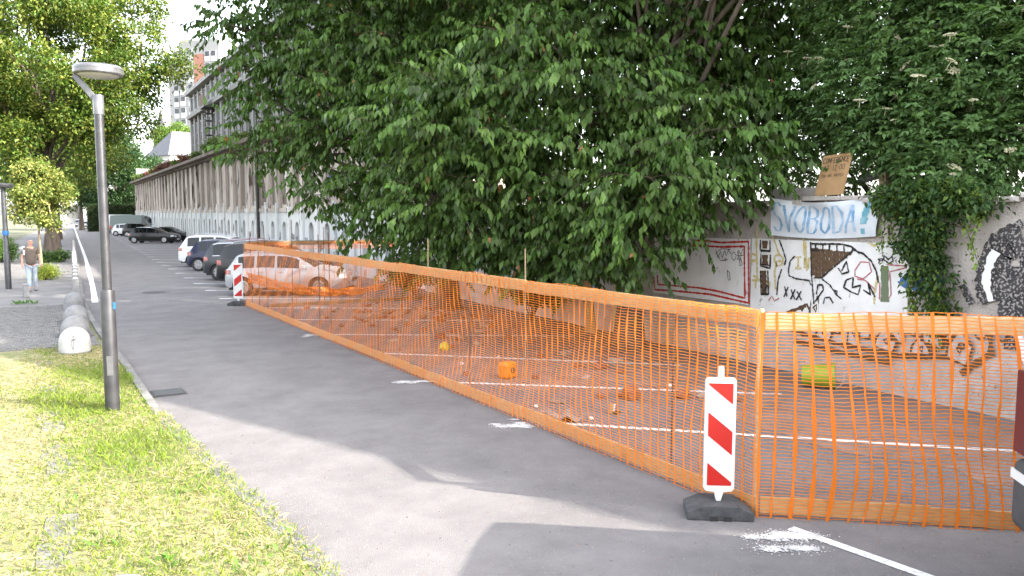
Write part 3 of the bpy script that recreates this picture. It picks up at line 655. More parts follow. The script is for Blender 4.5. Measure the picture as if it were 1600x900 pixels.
for k in range(16): MB().bb(-3.5 + k * 0.58, -3.2 + k * 0.58, -4.25, -4, 14.0, 14.5).build('eaves_block', M['house_white'], hs)
mb = MB(); mb.add([(-4.2, -4.6, 14.6), (6, -4.6, 14.6), (6, 6.6, 14.6), (-4.2, 6.6, 14.6), (-0.5, 1, 20), (3.5, 1, 20)], [(0, 1, 5, 4), (1, 2, 5), (2, 3, 4, 5), (3, 0, 4), (0, 3, 2, 1)]); mb.build('roof', M['slate'], hs)
for zz in (6, 10.5):
    for xx in (-1.9, 0.6, 3.1):
        o = MB().bb(xx - .6, xx + .6, -4.06, -3.99, zz, zz + 1.8).build('window', M['white_frame'], hs); MB().bb(xx - .5, xx + .5, -4.09, -4.06, zz + .1, zz + 1.7).build('pane', M['pane'], o)
fx, fy = (1.4, 244.1)
fh = empty('far_white_building', (fx, fy, 0), R(8), 'low white building with a pitched canopy at the end of the street', 'building')
MB().bb(0.5, 16, 0, 12, 0, 5.2).build('wall', M['house_white'], fh)
MB().bb(-7, 0.5, 3, 12, 0, 7.5).build('rear_wall', M['house_white'], fh)
mb = MB(); mb.prism([(-6, 3.4), (2.2, 6.6), (2.2, 7.2), (-6, 3.9)], -3, 3); mb.build('canopy', M['tower_grey'], fh)
MB().bb(-0.5, 0.4, -0.4, 0, 0, 5.4).build('dark_doorway', M['trim'], fh)
MB().bb(-5.6, -5.2, -2.5, -2.1, 0, 3.6).build('canopy_post', M['steel_light'], fh)
bb_ = empty('hoarding', (11.0, 133.2, 7.42), R(3), 'small graffiti covered white hoarding on the far end of the wing roof', 'sign')
MB().bb(-2.6, 0.2, -0.1, 0.1, 0.2, 2.0).build('board', M['facade_pale'], bb_)
MB().bb(-2.4, -2.3, 0.1, 0.2, 0, 1.9).build('post', M['iron'], bb_); MB().bb(-0.3, -0.2, 0.1, 0.2, 0, 1.9).build('post', M['iron'], bb_)
q = random.Random(5)
for mm in ('blue_paint', 'pink_paint', 'blue_paint'):
    mb = MB(); strokes(mb, [[(-2.4 + q.uniform(0, 2.3), 0.4 + q.uniform(0, 1.3)) for _ in range(5)] for _ in range(2)], 0.22, lambda u, v: (u, -0.105 - q.random() * 0.003, v), step=0.3); mb.build('graffiti', M[mm], bb_)

# hall on the near side, outside the frame: it throws the straight shade edge over the road
hall = empty('factory_hall', (11.75, 4.9, 0), math.atan2(-12.6, 5.9), 'tall plain brick hall standing beyond the wall', 'building')
MB().bb(0, 15, 0, 10, 0, 10.8).build('wall', M['plaster_tan'], hall)
MB().bb(-0.1, 15.1, -0.12, 10, 10.8, 11.0).build('parapet', M['concrete'], hall)
for k in range(5):
    o = MB().bb(1.2 + k * 2.8, 3.0 + k * 2.8, -0.05, 0, 5, 8).build('window', M['white_frame'], hall); MB().bb(1.3 + k * 2.8, 2.9 + k * 2.8, -0.08, -0.05, 5.1, 7.9).build('pane', M['pane'], o)

# ------------------------------------------------------------------ boundary wall with its paintings
WX = 10.7
wl = empty('boundary_wall', (0, 0, 0), 0, 'rough rendered wall covered in graffiti behind the orange net', 'wall')
mb = MB(); g = random.Random(21); n = 130
top = []
for i in range(n + 1):
    y = -5 + 31 * i / n; top.append((y, 2.88 + 0.05 * math.sin(y * 1.7) + g.uniform(-0.025, 0.025)))
vs = []; rows = 14
V = []; F = []
for i, (y, t) in enumerate(top):
    for j in range(rows + 1): V.append((WX - 0.012 * g.random() + (0.015 * math.sin(y * 2.3 + j)), y, t * j / rows))
    V.append((WX + 0.32, y, t + 0.01)); V.append((WX + 0.32, y, 0))
m_ = rows + 3
for i in range(n):
    for j in range(m_ - 1): F.append((i * m_ + j, (i + 1) * m_ + j, (i + 1) * m_ + j + 1, i * m_ + j + 1))
mb.add(V, F); mb.build('render_coat', M['roughcast'], wl)
for k in range(26):
    y = -4.6 + k * 1.17
    MB().box((WX + 0.14, y + 0.585, 2.905 + 0.04 * math.sin(y * 1.7) + g.uniform(-.012, .012)), (0.46, 1.15, 0.07)).build('coping_stone', M['roughcast'], wl, bevel=0.01)
def panel(y0, y1, z0, z1, x):
    mb = MB(); mb.bb(x, WX + 0.02, y0, y1, z0, z1); return mb.build('painted_panel', M['wall_white'], wl, bevel=0.006)
panel(10.62, 13.32, 1.05, 2.24, WX - 0.045); panel(9.05, 10.56, 0.95, 2.26, WX - 0.045); panel(7.45, 9.04, 0.95, 2.26, WX - 0.049)
q = random.Random(9)
LAYER = {}
def wall_paint(keys, m, w, off, jit=0.25):
    for k in keys:
        for i, pl in enumerate(PAINT[k]):
            mb = MB(); strokes(mb, [pl], w, lambda u, v: (WX - off - i * 0.00003, u, v), step=0.03, rng=q, jit=jit); mb.build('graffiti', M[m], wl)
wall_paint(['red_frame'], 'red_paint', 0.038, 0.049, .3)
wall_paint(['yellow', 'letters'], 'yellow_paint', 0.035, 0.0545, .5)
wall_paint(['brown_col'], 'brown_paint', 0.125, 0.0555, .2); wall_paint(['brown_tri'], 'brown_paint', 0.075, 0.0565, .3)
wall_paint(['up_arrow'], 'green_paint', 0.13, 0.0570, .15)
wall_paint(['pink'], 'pink_paint', 0.018, 0.0578, .3)
wall_paint(['tag'], 'ink', 0.013, 0.0530, .3); wall_paint(['black'], 'ink', 0.024, 0.0595, .5); wall_paint(['blockout', 'film'], 'ink', 0.028, 0.0604, .4)
wall_paint(['xxx'], 'ink', 0.026, 0.0613, .2)
wall_paint(['blue'], 'blue_paint', 0.075, 0.0640, .35)
wall_paint(['big_body'], 'ink_rough', 0.34, 0.0395, .1); wall_paint(['big_yellow'], 'yellow_paint', 0.14, 0.0435, .2)
wall_paint(['big_fill'], 'ink_rough', 0.42, 0.0405, .12); wall_paint(['big_white'], 'wall_white', 0.14, 0.0425, .2); wall_paint(['big_black'], 'ink_rough', 0.085, 0.0445, .35)
# the lower paintings seen through the net: pale lettering with dark outlines on the rough wall
for i in range(15):
    mb, mw = MB(), MB(); y0 = 9.3 - i * 0.19; z0 = 0.78 + 0.18 * math.sin(i * 2.1); hgt = q.uniform(0.30, 0.55); wd_ = q.uniform(0.11, 0.19)
    poly = [(y0 + q.uniform(-.03, .03), z0 + hgt), (y0 - wd_, z0 + hgt * q.uniform(.3, .6)), (y0 - wd_ * .6, z0), (y0 + wd_, z0 + q.uniform(0, .1)), (y0 + wd_ * .9, z0 + hgt * .5)]
    mw.add([(WX - 0.041, a, b) for a, b in poly], [(0, 1, 2, 3, 4)])
    strokes(mb, [poly + [poly[0]]], 0.035, lambda u, v: (WX - 0.0445 - q.random() * .001, u, v), step=0.05, rng=q, jit=.4)
    strokes(mb, [[(y0 + .04, z0 + hgt * .45), (y0 - .03, z0 + hgt * .55), (y0 - .02, z0 + hgt * .3), (y0 + .04, z0 + hgt * .45)]], 0.03, lambda u, v: (WX - 0.0465, u, v), step=0.05)
    mw.build('graffiti', M['pale_letter'], wl); mb.build('graffiti', M['brown_paint'], wl)
mb = MB(); strokes(mb, [[(9.6, .72), (8.6, .62), (7.6, .60), (6.8, .70)], [(9.5, .55), (8.6, .5), (7.7, .48)], [(9.7, 1.0), (9.3, 1.18)], [(6.6, .5), (6.2, .85), (6.25, 1.25)], [(5.6, .4), (5.5, .9), (5.75, 1.3)]], 0.075, lambda u, v: (WX - 0.0485, u, v), step=0.06, rng=q, jit=.5); mb.build('graffiti', M['brown_paint'], wl)
for i in range(8):
    mo = MB()
    y0 = 7.0 - i * 0.22 + q.uniform(-.1, .1); z0 = q.uniform(.6, 1.3); r_ = q.uniform(.04, .09)
    strokes(mo, [[(y0 + r_ * math.cos(a), z0 + r_ * math.sin(a)) for a in [k * .7 for k in range(10)]]], 0.03, lambda u, v: (WX - 0.0495, u, v), step=0.05); mo.build('graffiti', M['brown_paint'], wl)
mw = MB(); mw.add([(WX - 0.041, a, b) for a, b in [(5.95, 1.35), (5.35, 1.3), (5.3, .7), (5.5, .5), (5.8, .8)]], [(0, 1, 2, 3, 4)])
mw.build('graffiti', M['wall_white'], wl)
mb = MB(); strokes(mb, [[(14.2 + .9 * i, 1.6 + .5 * math.sin(i * 1.7)), (14.6 + .9 * i, 1.0), (14.9 + .9 * i, 1.7)] for i in range(9)], .14, lambda u, v: (WX - .042, u, v), step=.1, rng=q, jit=.4); mb.build('graffiti', M['blue_paint'], wl)

# ---- banner
bn = empty('banner', (0, 0, 0), 0, 'white cloth banner with blue sprayed lettering hung over the wall top', 'banner')
BY0, BY1, BZ0, BZ1 = 10.08, 7.98, 2.33, 2.97
def cloth(u, v, off=0.0):
    sag = 0.10 * math.sin(math.pi * u) * (v ** 1.5)
    tail = 0.045 * math.sin(math.pi * u)
    f = 0.026 * math.sin(11 * u + 5 * v) * (0.4 + v) + 0.022 * math.sin(23 * u - 7 * v + 1) * v + 0.014 * math.sin(9 * v + 3 * u) * math.sin(math.pi * u)
    return (WX - 0.105 + f - off, BY0 + (BY1 - BY0) * u, BZ0 + (BZ1 - BZ0) * v - sag * 0.9 - tail * (1 - v) + 0.03 * u * (1 - v))
nu, nv = 90, 30
mb = MB()
for s_, off in ((0, 0.0), (1, -0.006)):
    mb.add([cloth(i / nu, j / nv, off) for i in range(nu + 1) for j in range(nv + 1)], [(i * (nv + 1) + j, (i + 1) * (nv + 1) + j, (i + 1) * (nv + 1) + j + 1, i * (nv + 1) + j + 1) for i in range(nu) for j in range(nv)])
mb.build('sheet', M['cloth'], bn, smooth=60)
word = 'SVOBODA'; q = random.Random(2)
mb = MB(); pls = []
for i, ch in enumerate(word):
    x0 = 0.035 + i * 0.118
    for pl in FONT[ch]: pls.append([(x0 + px * 0.088 + q.uniform(-.003, .003), 0.13 + py * (0.74 if i > 0 else 0.80) + q.uniform(-.01, .01)) for px, py in pl])
strokes(mb, pls, 0.025, lambda u, v: cloth(u, v, 0.004), step=0.015, rng=q, jit=.25); mb.build('lettering', M['spray_blue'], bn)
mb = MB(); strokes(mb, [[(0.925, 0.97), (0.905, 0.62), (0.895, 0.33)]], 0.05, lambda u, v: cloth(u, v, 0.005), step=0.02, rng=q, jit=.3); strokes(mb, [[(0.892, 0.22), (0.895, 0.08)]], 0.035, lambda u, v: cloth(u, v, 0.005), step=0.02)
mb.build('lettering', M['spray_teal'], bn)
mb = MB(); strokes(mb, [[(0.96, 0.93), (0.985, 0.985)]], 0.012, lambda u, v: cloth(u, v, 0.005), step=0.02); mb.build('lettering', M['ink'], bn)

# ---- cardboard sign standing on the wall
sg = empty('cardboard_sign', (WX + 0.06, 8.96, 2.99), 0, 'hand lettered cardboard conference sign leaning above the banner', 'sign')
SW, SHh, LEAN = 0.56, 0.66, 0.05
def card(u, v, off=0.0): return (0.02 - off + 0.06 * v, (0.5 - u) * SW - LEAN * (v - 0.5) * 2.2 + 0.02, v * SHh + u * 0.02)
mb = MB(); mb.add([card(u, v, o_) for o_ in (0, -0.012) for u, v in ((0, 0), (1, 0), (1.0, 1), (0, 0.985))], [(0, 1, 2, 3), (7, 6, 5, 4), (0, 4, 5, 1), (1, 5, 6, 2), (2, 6, 7, 3), (3, 7, 4, 0)])
mb.build('board', M['cardboard'], sg)
mb = MB(); q = random.Random(4)
pls = text_strokes('CONFERENCE', 0.05, 0.80, 0.12, 0.066, 0.025, rnd=q, jit=.06)
strokes(mb, pls, 0.018, lambda u, v: card(u, v, 0.003), step=0.03)
strokes(mb, text_strokes('AT 12-00', 0.12, 0.61, 0.12, 0.075, 0.03, rnd=q, jit=.06), 0.015, lambda u, v: card(u, v, 0.003), step=0.03)
strokes(mb, text_strokes('YOU ARE INVITED', 0.10, 0.45, 0.065, 0.038, 0.016, rnd=q, jit=.06), 0.010, lambda u, v: card(u, v, 0.003), step=0.03)
mb.build('lettering', M['ink'], sg)
MB().bb(0.10, 0.13, -0.03, 0.03, -0.02, 0.5).build('prop', M['wood_old'], sg)
# weathered boards and a grey tarpaulin behind the sign
tp = MB(); tp.tube([(11.6, 9.1, 3.25), (11.7, 8.5, 3.42), (11.8, 7.9, 3.45), (12.0, 7.4, 3.58)], [0.05, 0.10, 0.09, 0.03], 8)
tag(tp.build('tarpaulin_roll', M['concrete'], smooth=60), 'rolled grey tarpaulin behind the cardboard sign', 'tarpaulin')
tp = MB(); tp.bb(11.3, 11.42, 8.38, 8.5, 2.0, 3.35)
tag(tp.build('timber_post', M['wood_old']), 'short weathered timber post behind the cardboard sign', 'post')
tp = MB(); tp.bb(11.1, 11.25, 9.5, 10.6, 2.6, 3.15)
tag(tp.build('masonry_stub', M['roughcast']), 'grey masonry stub rising behind the banner', 'wall stub')
# ------------------------------------------------------------------ orange net fences
FH = 1.86
def plank_run(parent, name, A, B, z, wdt, seglen, m, seed, gap=0.0):
    g = random.Random(seed); A, B = Vector(A), Vector(B); L = (B - A).length; d = (B - A) / L
    ang = math.atan2(d.y, d.x); t = 0.0; k = 0
    while t < L - 0.05:
        l = min(seglen * g.uniform(0.92, 1.05), L - t)
        if L - t - l < 0.6: l = L - t
        c = A + d * (t + l / 2) + Vector((-d.y, d.x, 0)) * (0.005 if k % 2 else -0.005)
        o = MB().box((0, 0, 0), (l + (0.12 if k % 2 else 0), 0.022, wdt)).build(name, m, parent, loc=(c.x, c.y, z + g.uniform(-0.012, 0.012)), rot=(g.uniform(-.03, .03), g.uniform(-.004, .004), ang), bevel=0.003)
        t += l; k += 1

def net_mesh(A, B, z0, z1, band=0.125, row=0.030, bw=0.022, rw=0.0070, seed=1, sway=0.10, belly=0.10, lean=0.0):
    """net: flat upright bands and thin cross threads woven over a billowing surface"""
    g = np.random.default_rng(seed)
    A, B = np.array(A, float), np.array(B, float); d = B - A; L = np.linalg.norm(d); d /= L; nrm = np.array([-d[1], d[0], 0])
    ph = g.uniform(0, 6.28, 8)
    def S(s, z, off=0.0):
        t = (z - z0) / (z1 - z0)
        env = math.sin(math.pi * min(max(t, 0), 1))
        du = min(1.0, 0.1 + s / 0.7) * lean * (1 - t) ** 1.3 * (1.15 - (1 - t) * .25) + env * (sway * math.sin(0.55 * s + ph[0]) + 0.05 * math.sin(1.7 * s + 3.0 * t + ph[1])) + 0.035 * math.sin(2 * math.pi * t + 0.8 * s + ph[2]) * env + 0.02 * math.sin(5.1 * s + ph[6]) * env
        dn = env * belly * (0.5 + 0.5 * math.sin(0.8 * s + ph[3])) + 0.03 * math.sin(2.6 * s + 4 * t + ph[4]) * env
        dz = -0.03 * abs(math.sin(1.3 * s + ph[5])) * t + 0.006 * math.sin(9 * s)
        e_ = min(1.0, s / 0.6, (L - s) / 0.6 + 0.02); du *= e_; dn *= e_
        p = A + d * (s + du) + nrm * (dn + off); return (p[0], p[1], z + dz)
    mb = MB(); nb = int(L / band); nz = int((z1 - z0) / row)
    # upright bands
    V = []; F = []
    steps = 26
    for k in range(nb + 1):
        s = min(max(k * band + g.normal(0, 0.006), 0), L); b0 = len(V); w = bw * g.uniform(0.8, 1.2); tw_ = g.normal(0, 0.006); tp_ = g.uniform(0, 6)
        for j in range(steps + 1):
            z = z0 + (z1 - z0) * j / steps
            jx = tw_ * math.sin(3.0 * j / steps + tp_) + 0.0015 * math.sin(j * 1.9 + k); wj = w * (0.8 + 0.25 * math.sin(j * 0.7 + tp_))
            V.append(S(s + jx - wj / 2, z)); V.append(S(s + jx + wj / 2, z, 0.006 * math.sin(j * 0.9 + k)))
        F += [(b0 + 2 * j, b0 + 2 * j + 1, b0 + 2 * j + 3, b0 + 2 * j + 2) for j in range(steps)]
    # cross threads
    for r_ in range(nz + 1):
        z = z0 + (z1 - z0) * r_ / nz; b0 = len(V); ns = nb * 2
        for k in range(ns + 1):
            s = L * k / ns; jit = 0.0035 * math.sin(k * 2.1 + r_) + 0.010 * math.sin(k * 0.045 + r_ * 0.31) * math.sin(math.pi * r_ / nz)
            V.append(S(s, z - rw / 2 + jit, 0.002)); V.append(S(s, z + rw / 2 + jit, 0.002))
        F += [(b0 + 2 * j, b0 + 2 * j + 1, b0 + 2 * j + 3, b0 + 2 * j + 2) for j in range(ns)]
    mb.add(V, F); me = bpy.data.meshes.new('net'); me.from_pydata(mb.v, [], mb.f)
    return me

def stake(parent, x, y, h, m='rebar', r=0.011, lean=(0, 0)):
    MB().tube([(x, y, 0.0), (x + lean[0] * .5, y + lean[1] * .5, h * .5), (x + lean[0], y + lean[1], h)], r, 6).build('stake', M[m], parent)

CN, CF = (5.26, 5.08, 0), (4.33, 24.28, 0)
f1 = empty('net_fence', (0, 0, 0), 0, 'long orange net fence on planks running along the road edge', 'fence')
plank_run(f1, 'top_plank', (CN[0], CN[1], 0), CF, FH - 0.09, 0.145, 3.9, M['wood'], 5)
plank_run(f1, 'bottom_plank', (CN[0], CN[1], 0), CF, 0.09, 0.145, 3.9, M['wood'], 6)
o = link('net', net_mesh((5.215, 5.07, 0), (4.285, 24.28, 0), 0.0, FH + 0.012, seed=3, sway=0.06, belly=-0.09), M['net_orange'], f1); tag(o, kind='stuff')
for t, h, ln in [(0.06, 1.75, (0, 0)), (0.205, 2.25, (.01, .03)), (0.36, 2.3, (.02, 0)), (0.285, 1.75, (0, 0)), (0.47, 1.8, (0, 0)), (0.61, 2.3, (-.02, .05)), (0.65, 2.25, (0, .02)), (0.76, 2.55, (.03, .04)), (0.88, 2.4, (-.06, .03)), (0.97, 2.2, (-.04, 0))]:
    stake(f1, CN[0] + (CF[0] - CN[0]) * t + 0.045, CN[1] + (CF[1] - CN[1]) * t, h, 'wood_old' if t in (0.205, 0.36) else 'rebar', 0.009, ln)
f2 = empty('net_fence', (0, 0, 0), 0, 'short near orange net fence section between corner post and parked van', 'fence')
CR = (8.9, 2.26, 0)
plank_run(f2, 'top_plank', (CN[0] + .03, CN[1] - .02, 0), CR, FH - 0.09, 0.15, 4.4, M['wood_pale'], 7)
plank_run(f2, 'bottom_plank', (CN[0] + .03, CN[1] - .02, 0), CR, 0.09, 0.15, 1.5, M['wood'], 8)
o = link('net', net_mesh((5.235, 5.035, 0), (8.83, 2.24, 0), 0.0, FH + 0.012, seed=12, sway=0.05, belly=-0.09, lean=0.16, bw=0.026), M['net_orange'], f2); tag(o, kind='stuff')
MB().bb(CN[0] - 0.006, CN[0] + 0.022, CN[1] - 0.012, CN[1] + 0.016, 0.0, FH + 0.01).build('corner_post', M['wood_pale'], f2)
stake(f2, 7.1, 3.72, 1.9)
CB = (8.9, 24.05, 0)
f3 = empty('net_fence', (0, 0, 0), 0, 'back plank fence with slumped orange net in front of the silver car', 'fence')
plank_run(f3, 'top_plank', (CF[0] + 0.05, CF[1], 0), CB, FH - 0.02, 0.13, 2.4, M['wood_old'], 9)
o = link('net', net_mesh((4.4, 24.25, 0), (8.9, 24.02, 0), FH - 0.22, FH + 0.0, seed=5, sway=0.02, belly=0.02, bw=0.016, rw=0.012), M['net_orange'], f3); tag(o, kind='stuff')
for t, h in [(0.08, 2.2), (0.5, 2.3), (0.75, 2.1), (1.0, 2.0)]: stake(f3, CF[0] + (CB[0] - CF[0]) * t, CF[1] + (CB[1] - CF[1]) * t - 0.05, h)
# the slumped part of the net, bunched into a band near the ground
g = np.random.default_rng(8); mb = MB(); V = []; F = []; ns = 130
def slump(t, r):
    x = 4.36 + 4.15 * t; mid = 0.86 - 1.15 * t + 0.72 * t * t - 0.10 * math.sin(3.1 * t)
    w = 0.30 * (1 - 0.45 * t); return (x + 0.02 * math.sin(40 * t + 5 * r), 24.12 - 0.25 * math.sin(2.8 * t) + 0.05 * math.sin(23 * t + 9 * r) + 0.04 * math.sin(60 * t), max(0.03, mid + w * (r - 0.5) + 0.02 * math.sin(31 * t + 4 * r)))
for j in range(9):
    b0 = len(V)
    for i in range(ns + 1): V += [slump(i / ns, j / 8 - 0.035), slump(i / ns, j / 8 + 0.035)]
    F += [(b0 + 2 * i, b0 + 2 * i + 1, b0 + 2 * i + 3, b0 + 2 * i + 2) for i in range(ns)]
for i in range(90):
    b0 = len(V); t = i / 90 + 0.004 * math.sin(i * 3.1)
    for j in range(9): V += [slump(t, j / 8), slump(t + 0.005, j / 8)]
    F += [(b0 + 2 * i_, b0 + 2 * i_ + 1, b0 + 2 * i_ + 3, b0 + 2 * i_ + 2) for i_ in range(8)]
mb.add(V, F); me = bpy.data.meshes.new('slumped_net'); me.from_pydata(mb.v, [], mb.f); tag(link('slumped_net', me, M['net_orange'], f3), kind='stuff')

# ------------------------------------------------------------------ traffic beacons
def beacon(loc, rz, label, flip):
    e = empty('traffic_beacon', loc, rz, label, 'beacon', 'striped traffic beacons on rubber feet')
    mb = MB(); mb.prism([(-0.29, 0), (0.29, 0), (0.29, 0.075), (0.15, 0.135), (-0.15, 0.135), (-0.29, 0.075)], -0.17, 0.17)
    mb.build('foot', M['rubber'], e, bevel=0.010)
    for sx in (-1, 1): MB().bb(sx * 0.06 - 0.035, sx * 0.06 + 0.035, -0.178, -0.168, 0.0, 0.04).build('grip_slot', M['ink'], e)
    W2, z0, z1 = 0.135, 0.20, 1.25
    mb = MB(); mb.prism([(-W2, z0 + .045), (-W2 + .02, z0 + 0.02), (-0.04, z0 + .01), (-0.02, z0 - 0.07), (0.02, z0 - 0.07), (0.04, z0 + .01), (W2 - .02, z0 + .02), (W2, z0 + .045), (W2, z1 - .03), (W2 - .015, z1), (-W2 + .015, z1), (-W2, z1 - .03)], -0.028, 0.028)
    mb.build('panel', M['beacon_white'], e, bevel=0.008)
    MB().tube([(0, 0, z1 - .01), (0, 0, z1 + 0.10)], [0.026, 0.024], 10).build('spigot', M['beacon_white'], e)
    w = W2 - 0.028; lo, hi = z0 + 0.075, z1 - 0.045; f = -1 if flip else 1; st = 0.215; run = 0.24 * 1.0
    def clip(poly):
        def cut(p, fn):
            out = []
            for a, b in zip(p, p[1:] + p[:1]):
                fa, fb = fn(a), fn(b)
                if fa >= 0: out.append(a)
                if fa * fb < 0: t = fa / (fa - fb); out.append((a[0] + (b[0] - a[0]) * t, a[1] + (b[1] - a[1]) * t))
            return out
        return cut(cut(poly, lambda q: q[1] - lo), lambda q: hi - q[1])
    for side in (-1, 1):
        for k in range(-1, 3):
            Hh = hi - lo; v0 = 0.28 + 0.495 * k; q_ = lambda v: hi - v * Hh
            poly = [(-w * f, q_(v0)), (w * f, q_(v0 + .19)), (w * f, q_(v0 + .42)), (-w * f, q_(v0 + .23))]
            p = clip(poly)
            if len(p) < 3: continue
            mb = MB(); mb.add([(x, side * 0.0305, z) for x, z in p], [tuple(range(len(p)))]); mb.build('red_stripe', M['beacon_red'], e)
    return e
beacon((4.98, 5.26, 0), R(-34), 'near red and white striped beacon at the net fence corner', False)
beacon((4.16, 24.55, 0), R(-24), 'far red and white striped beacon beside the silver car', True)

# ------------------------------------------------------------------ lamp posts
lp = empty('lamp_post', (0.34, 11.9, PAVE - 0.01), R(-20), 'tall grey lamp post with disc lantern standing in the grass', 'lamp post')
MB().lathe([(0.092, 0), (0.092, 1.60), (0.085, 1.63), (0.066, 1.635)], 20).build('sleeve', M['steel_dark'], lp, smooth=40)
MB().tube([(0, 0, 1.6), (0, 0, 3.95)], [0.062, 0.058], 18).build('pole', M['steel_dark'], lp, smooth=40)
MB().lathe([(0.066, 3.93), (0.068, 4.16), (0.064, 4.18)], 18).build('collar', M['steel_light'], lp, smooth=40)
mb = MB(); mb.box((0, 0, 0), (0.42, 0.045, 0.075), Matrix.Rotation(R(52), 3, 'Y')); o = mb.build('arm', M['steel_light'], lp, loc=(-0.15, 0, 4.27), bevel=0.008)
MB().lathe([(0.03, 4.425), (0.285, 4.435), (0.298, 4.45), (0.30, 4.487), (0.296, 4.491), (0.296, 4.499), (0.30, 4.503), (0.298, 4.53), (0.27, 4.55), (0.02, 4.555)], 40, c=(0.015, 0, 0)).build('lantern', M['steel_light'], lp, smooth=35)
MB().lathe([(0.02, 4.395), (0.21, 4.408), (0.25, 4.432)], 32, c=(0.015, 0, 0)).build('diffuser', M['lamp_glass'], lp, smooth=50)
MB().box((0, 0, 0), (0.006, 0.075, 0.26)).build('access_door', M['steel_light'], lp, loc=(0.02, -0.0905, 0.62), rot=(0, 0, R(-78)))
MB().box((0, 0, 0), (0.004, 0.05, 0.09)).build('sticker', M['blue_band'], lp, loc=(0.088, -0.025, 1.42), rot=(0, 0, R(-16)))
l2 = empty('lamp_post', (-2.15, 33.2, PAVE - 0.014), 0, 'dark slim lamp post with a blue band behind the walking man', 'lamp post')
MB().lathe([(0.10, 0), (0.10, 1.2), (0.085, 1.25), (0.075, 3.55)], 14).build('pole', M['steel_dark'], l2, smooth=40)
MB().lathe([(0.104, 1.90), (0.104, 2.05)], 14).build('blue_band', M['blue_band'], l2, smooth=40)
MB().lathe([(0.30, 3.55), (0.33, 3.6), (0.33, 3.66), (0.26, 3.70)], 24).build('lantern', M['steel_dark'], l2, smooth=40)

# ------------------------------------------------------------------ bollards and posts along the pavement edge
def bollard_mesh(r, h):
    mb = MB(); prof = [(r * 0.97, 0), (r, h * 0.15), (r, h * 0.42)]
    for k in range(1, 9): a = math.pi / 2 * k / 9; prof.append((r * math.cos(a), h * 0.42 + (h * 0.58) * math.sin(a)))
    prof.append((0.015, h)); mb.lathe(prof, 28); return mb.mesh('dome', smooth=50)
bm1, bm2 = bollard_mesh(0.275, 0.5), bollard_mesh(0.275, 0.5)
bm1.materials.append(M['concrete']); bm2.materials.append(M['concrete_pale'])  # second dome takes paler concrete: the sunlight on it put into colour
BOL = [(-0.10, 17.3, 'sunlit domed concrete bollard, sun toned in as paler concrete, with a scribbled tag', bm2), (-0.09, 19.3, 'grey domed concrete bollard second from the tagged sunlit one', bm1), (-0.07, 21.5, 'grey domed concrete bollard third from the tagged sunlit one', bm1), (-0.10, 25.1, 'grey domed concrete bollard farthest along the row', bm1), (0.14, 5.12, 'grey domed concrete bollard poking into the bottom edge', bm1)]
for i, (x, y, lb, me) in enumerate(BOL):
    e = empty('bollard', (x, y, PAVE - 0.02), 0, lb, 'bollard', 'domed concrete bollards')
    link('dome', me, None, e)
    MB().lathe([(0.285, 0), (0.285, 0.035)], 24).build('foot_ring', M['kerb'], e)
    if i == 0:
        mb = MB(); r_ = 0.279
        def on(u, v): a = R(-97) + u; rr = r_ if v < 0.21 else r_ * math.cos(math.asin(min(.999, (v - .21) / .29))) + .004; return (rr * math.cos(a), rr * math.sin(a), v)
        strokes(mb, [[(0.12, .36), (0.0, .34), (-.08, .24), (-.05, .14), (.03, .10), (.06, .20), (.05, .30), (.12, .28), (.2, .31)], [(-.02, .27), (.06, .30)]], 0.016, on, step=0.03); mb.build('scribbled_tag', M['ink'], e)
for k in range(22):
    y = 28.2 + k * 1.9
    e = empty('kerb_post', (-0.06 - 0.004 * k, y, PAVE - 0.02), 0, 'slim square concrete post in the line along the kerb', 'post', 'slim posts along the kerb')
    MB().box((0, 0, 0.32), (0.2, 0.26, 0.64), taper=0.94).build('shaft', M['concrete'] if k > 1 else M['concrete'], e, bevel=0.015)
    MB().box((0, 0, 0.67), (0.16, 0.2, 0.06), taper=0.6).build('cap', M['concrete_pale'], e)
st = empty('stone_post', (-1.45, 29.5, PAVE - 0.014), R(10), 'small pale chipped stone post on the pavement below the man', 'post')
MB().box((0, 0, 0.20), (0.18, 0.16, 0.40), taper=0.82).build('shaft', M['concrete'], st, bevel=0.02)
MB().box((0, 0, 0.42), (0.19, 0.17, 0.05), taper=0.8).build('cap', M['concrete'], st, bevel=0.01)

# ------------------------------------------------------------------ things lying behind the net
def brick_mesh(seed, half):
    g = random.Random(seed); mb = MB(); L = (0.12 if half else 0.24)
    mb.box((0, 0, 0), (L, 0.115, 0.068)); mb.v = [(a + g.uniform(-.012, .012) - (0.02 if half and a > 0 and g.random() < .5 else 0), b + g.uniform(-.008, .008), c + g.uniform(-.008, .008)) for a, b, c in mb.v]
    me = mb.mesh('brick'); me.materials.append(M['brick'] if seed % 4 else M['mortar']); return me
bms = [brick_mesh(i, i % 2) for i in range(10)]
g = random.Random(31)
spots = [(g.gauss(7.2, 0.9), g.gauss(20.3, 1.3)) for _ in range(52)] + [(g.gauss(8.3, 0.6), g.gauss(18.2, 1.6)) for _ in range(30)] + [(g.uniform(5.4, 9.5), g.uniform(9, 21)) for _ in range(34)]
for x, y in spots:
    if x < 5.2 or x > 10.2: continue
    me = bms[g.randrange(10)]
    o = link('brick', me, None, None, (x, y, 0.034), (g.uniform(-.15, .15), g.uniform(-.15, .15), g.uniform(0, 6.28))); s = g.uniform(0.55, 1.05); o.scale = (s, s, s)
    tag(o, 'loose broken brick on the ground behind the orange net', 'brick', 'bricks strewn behind the net')
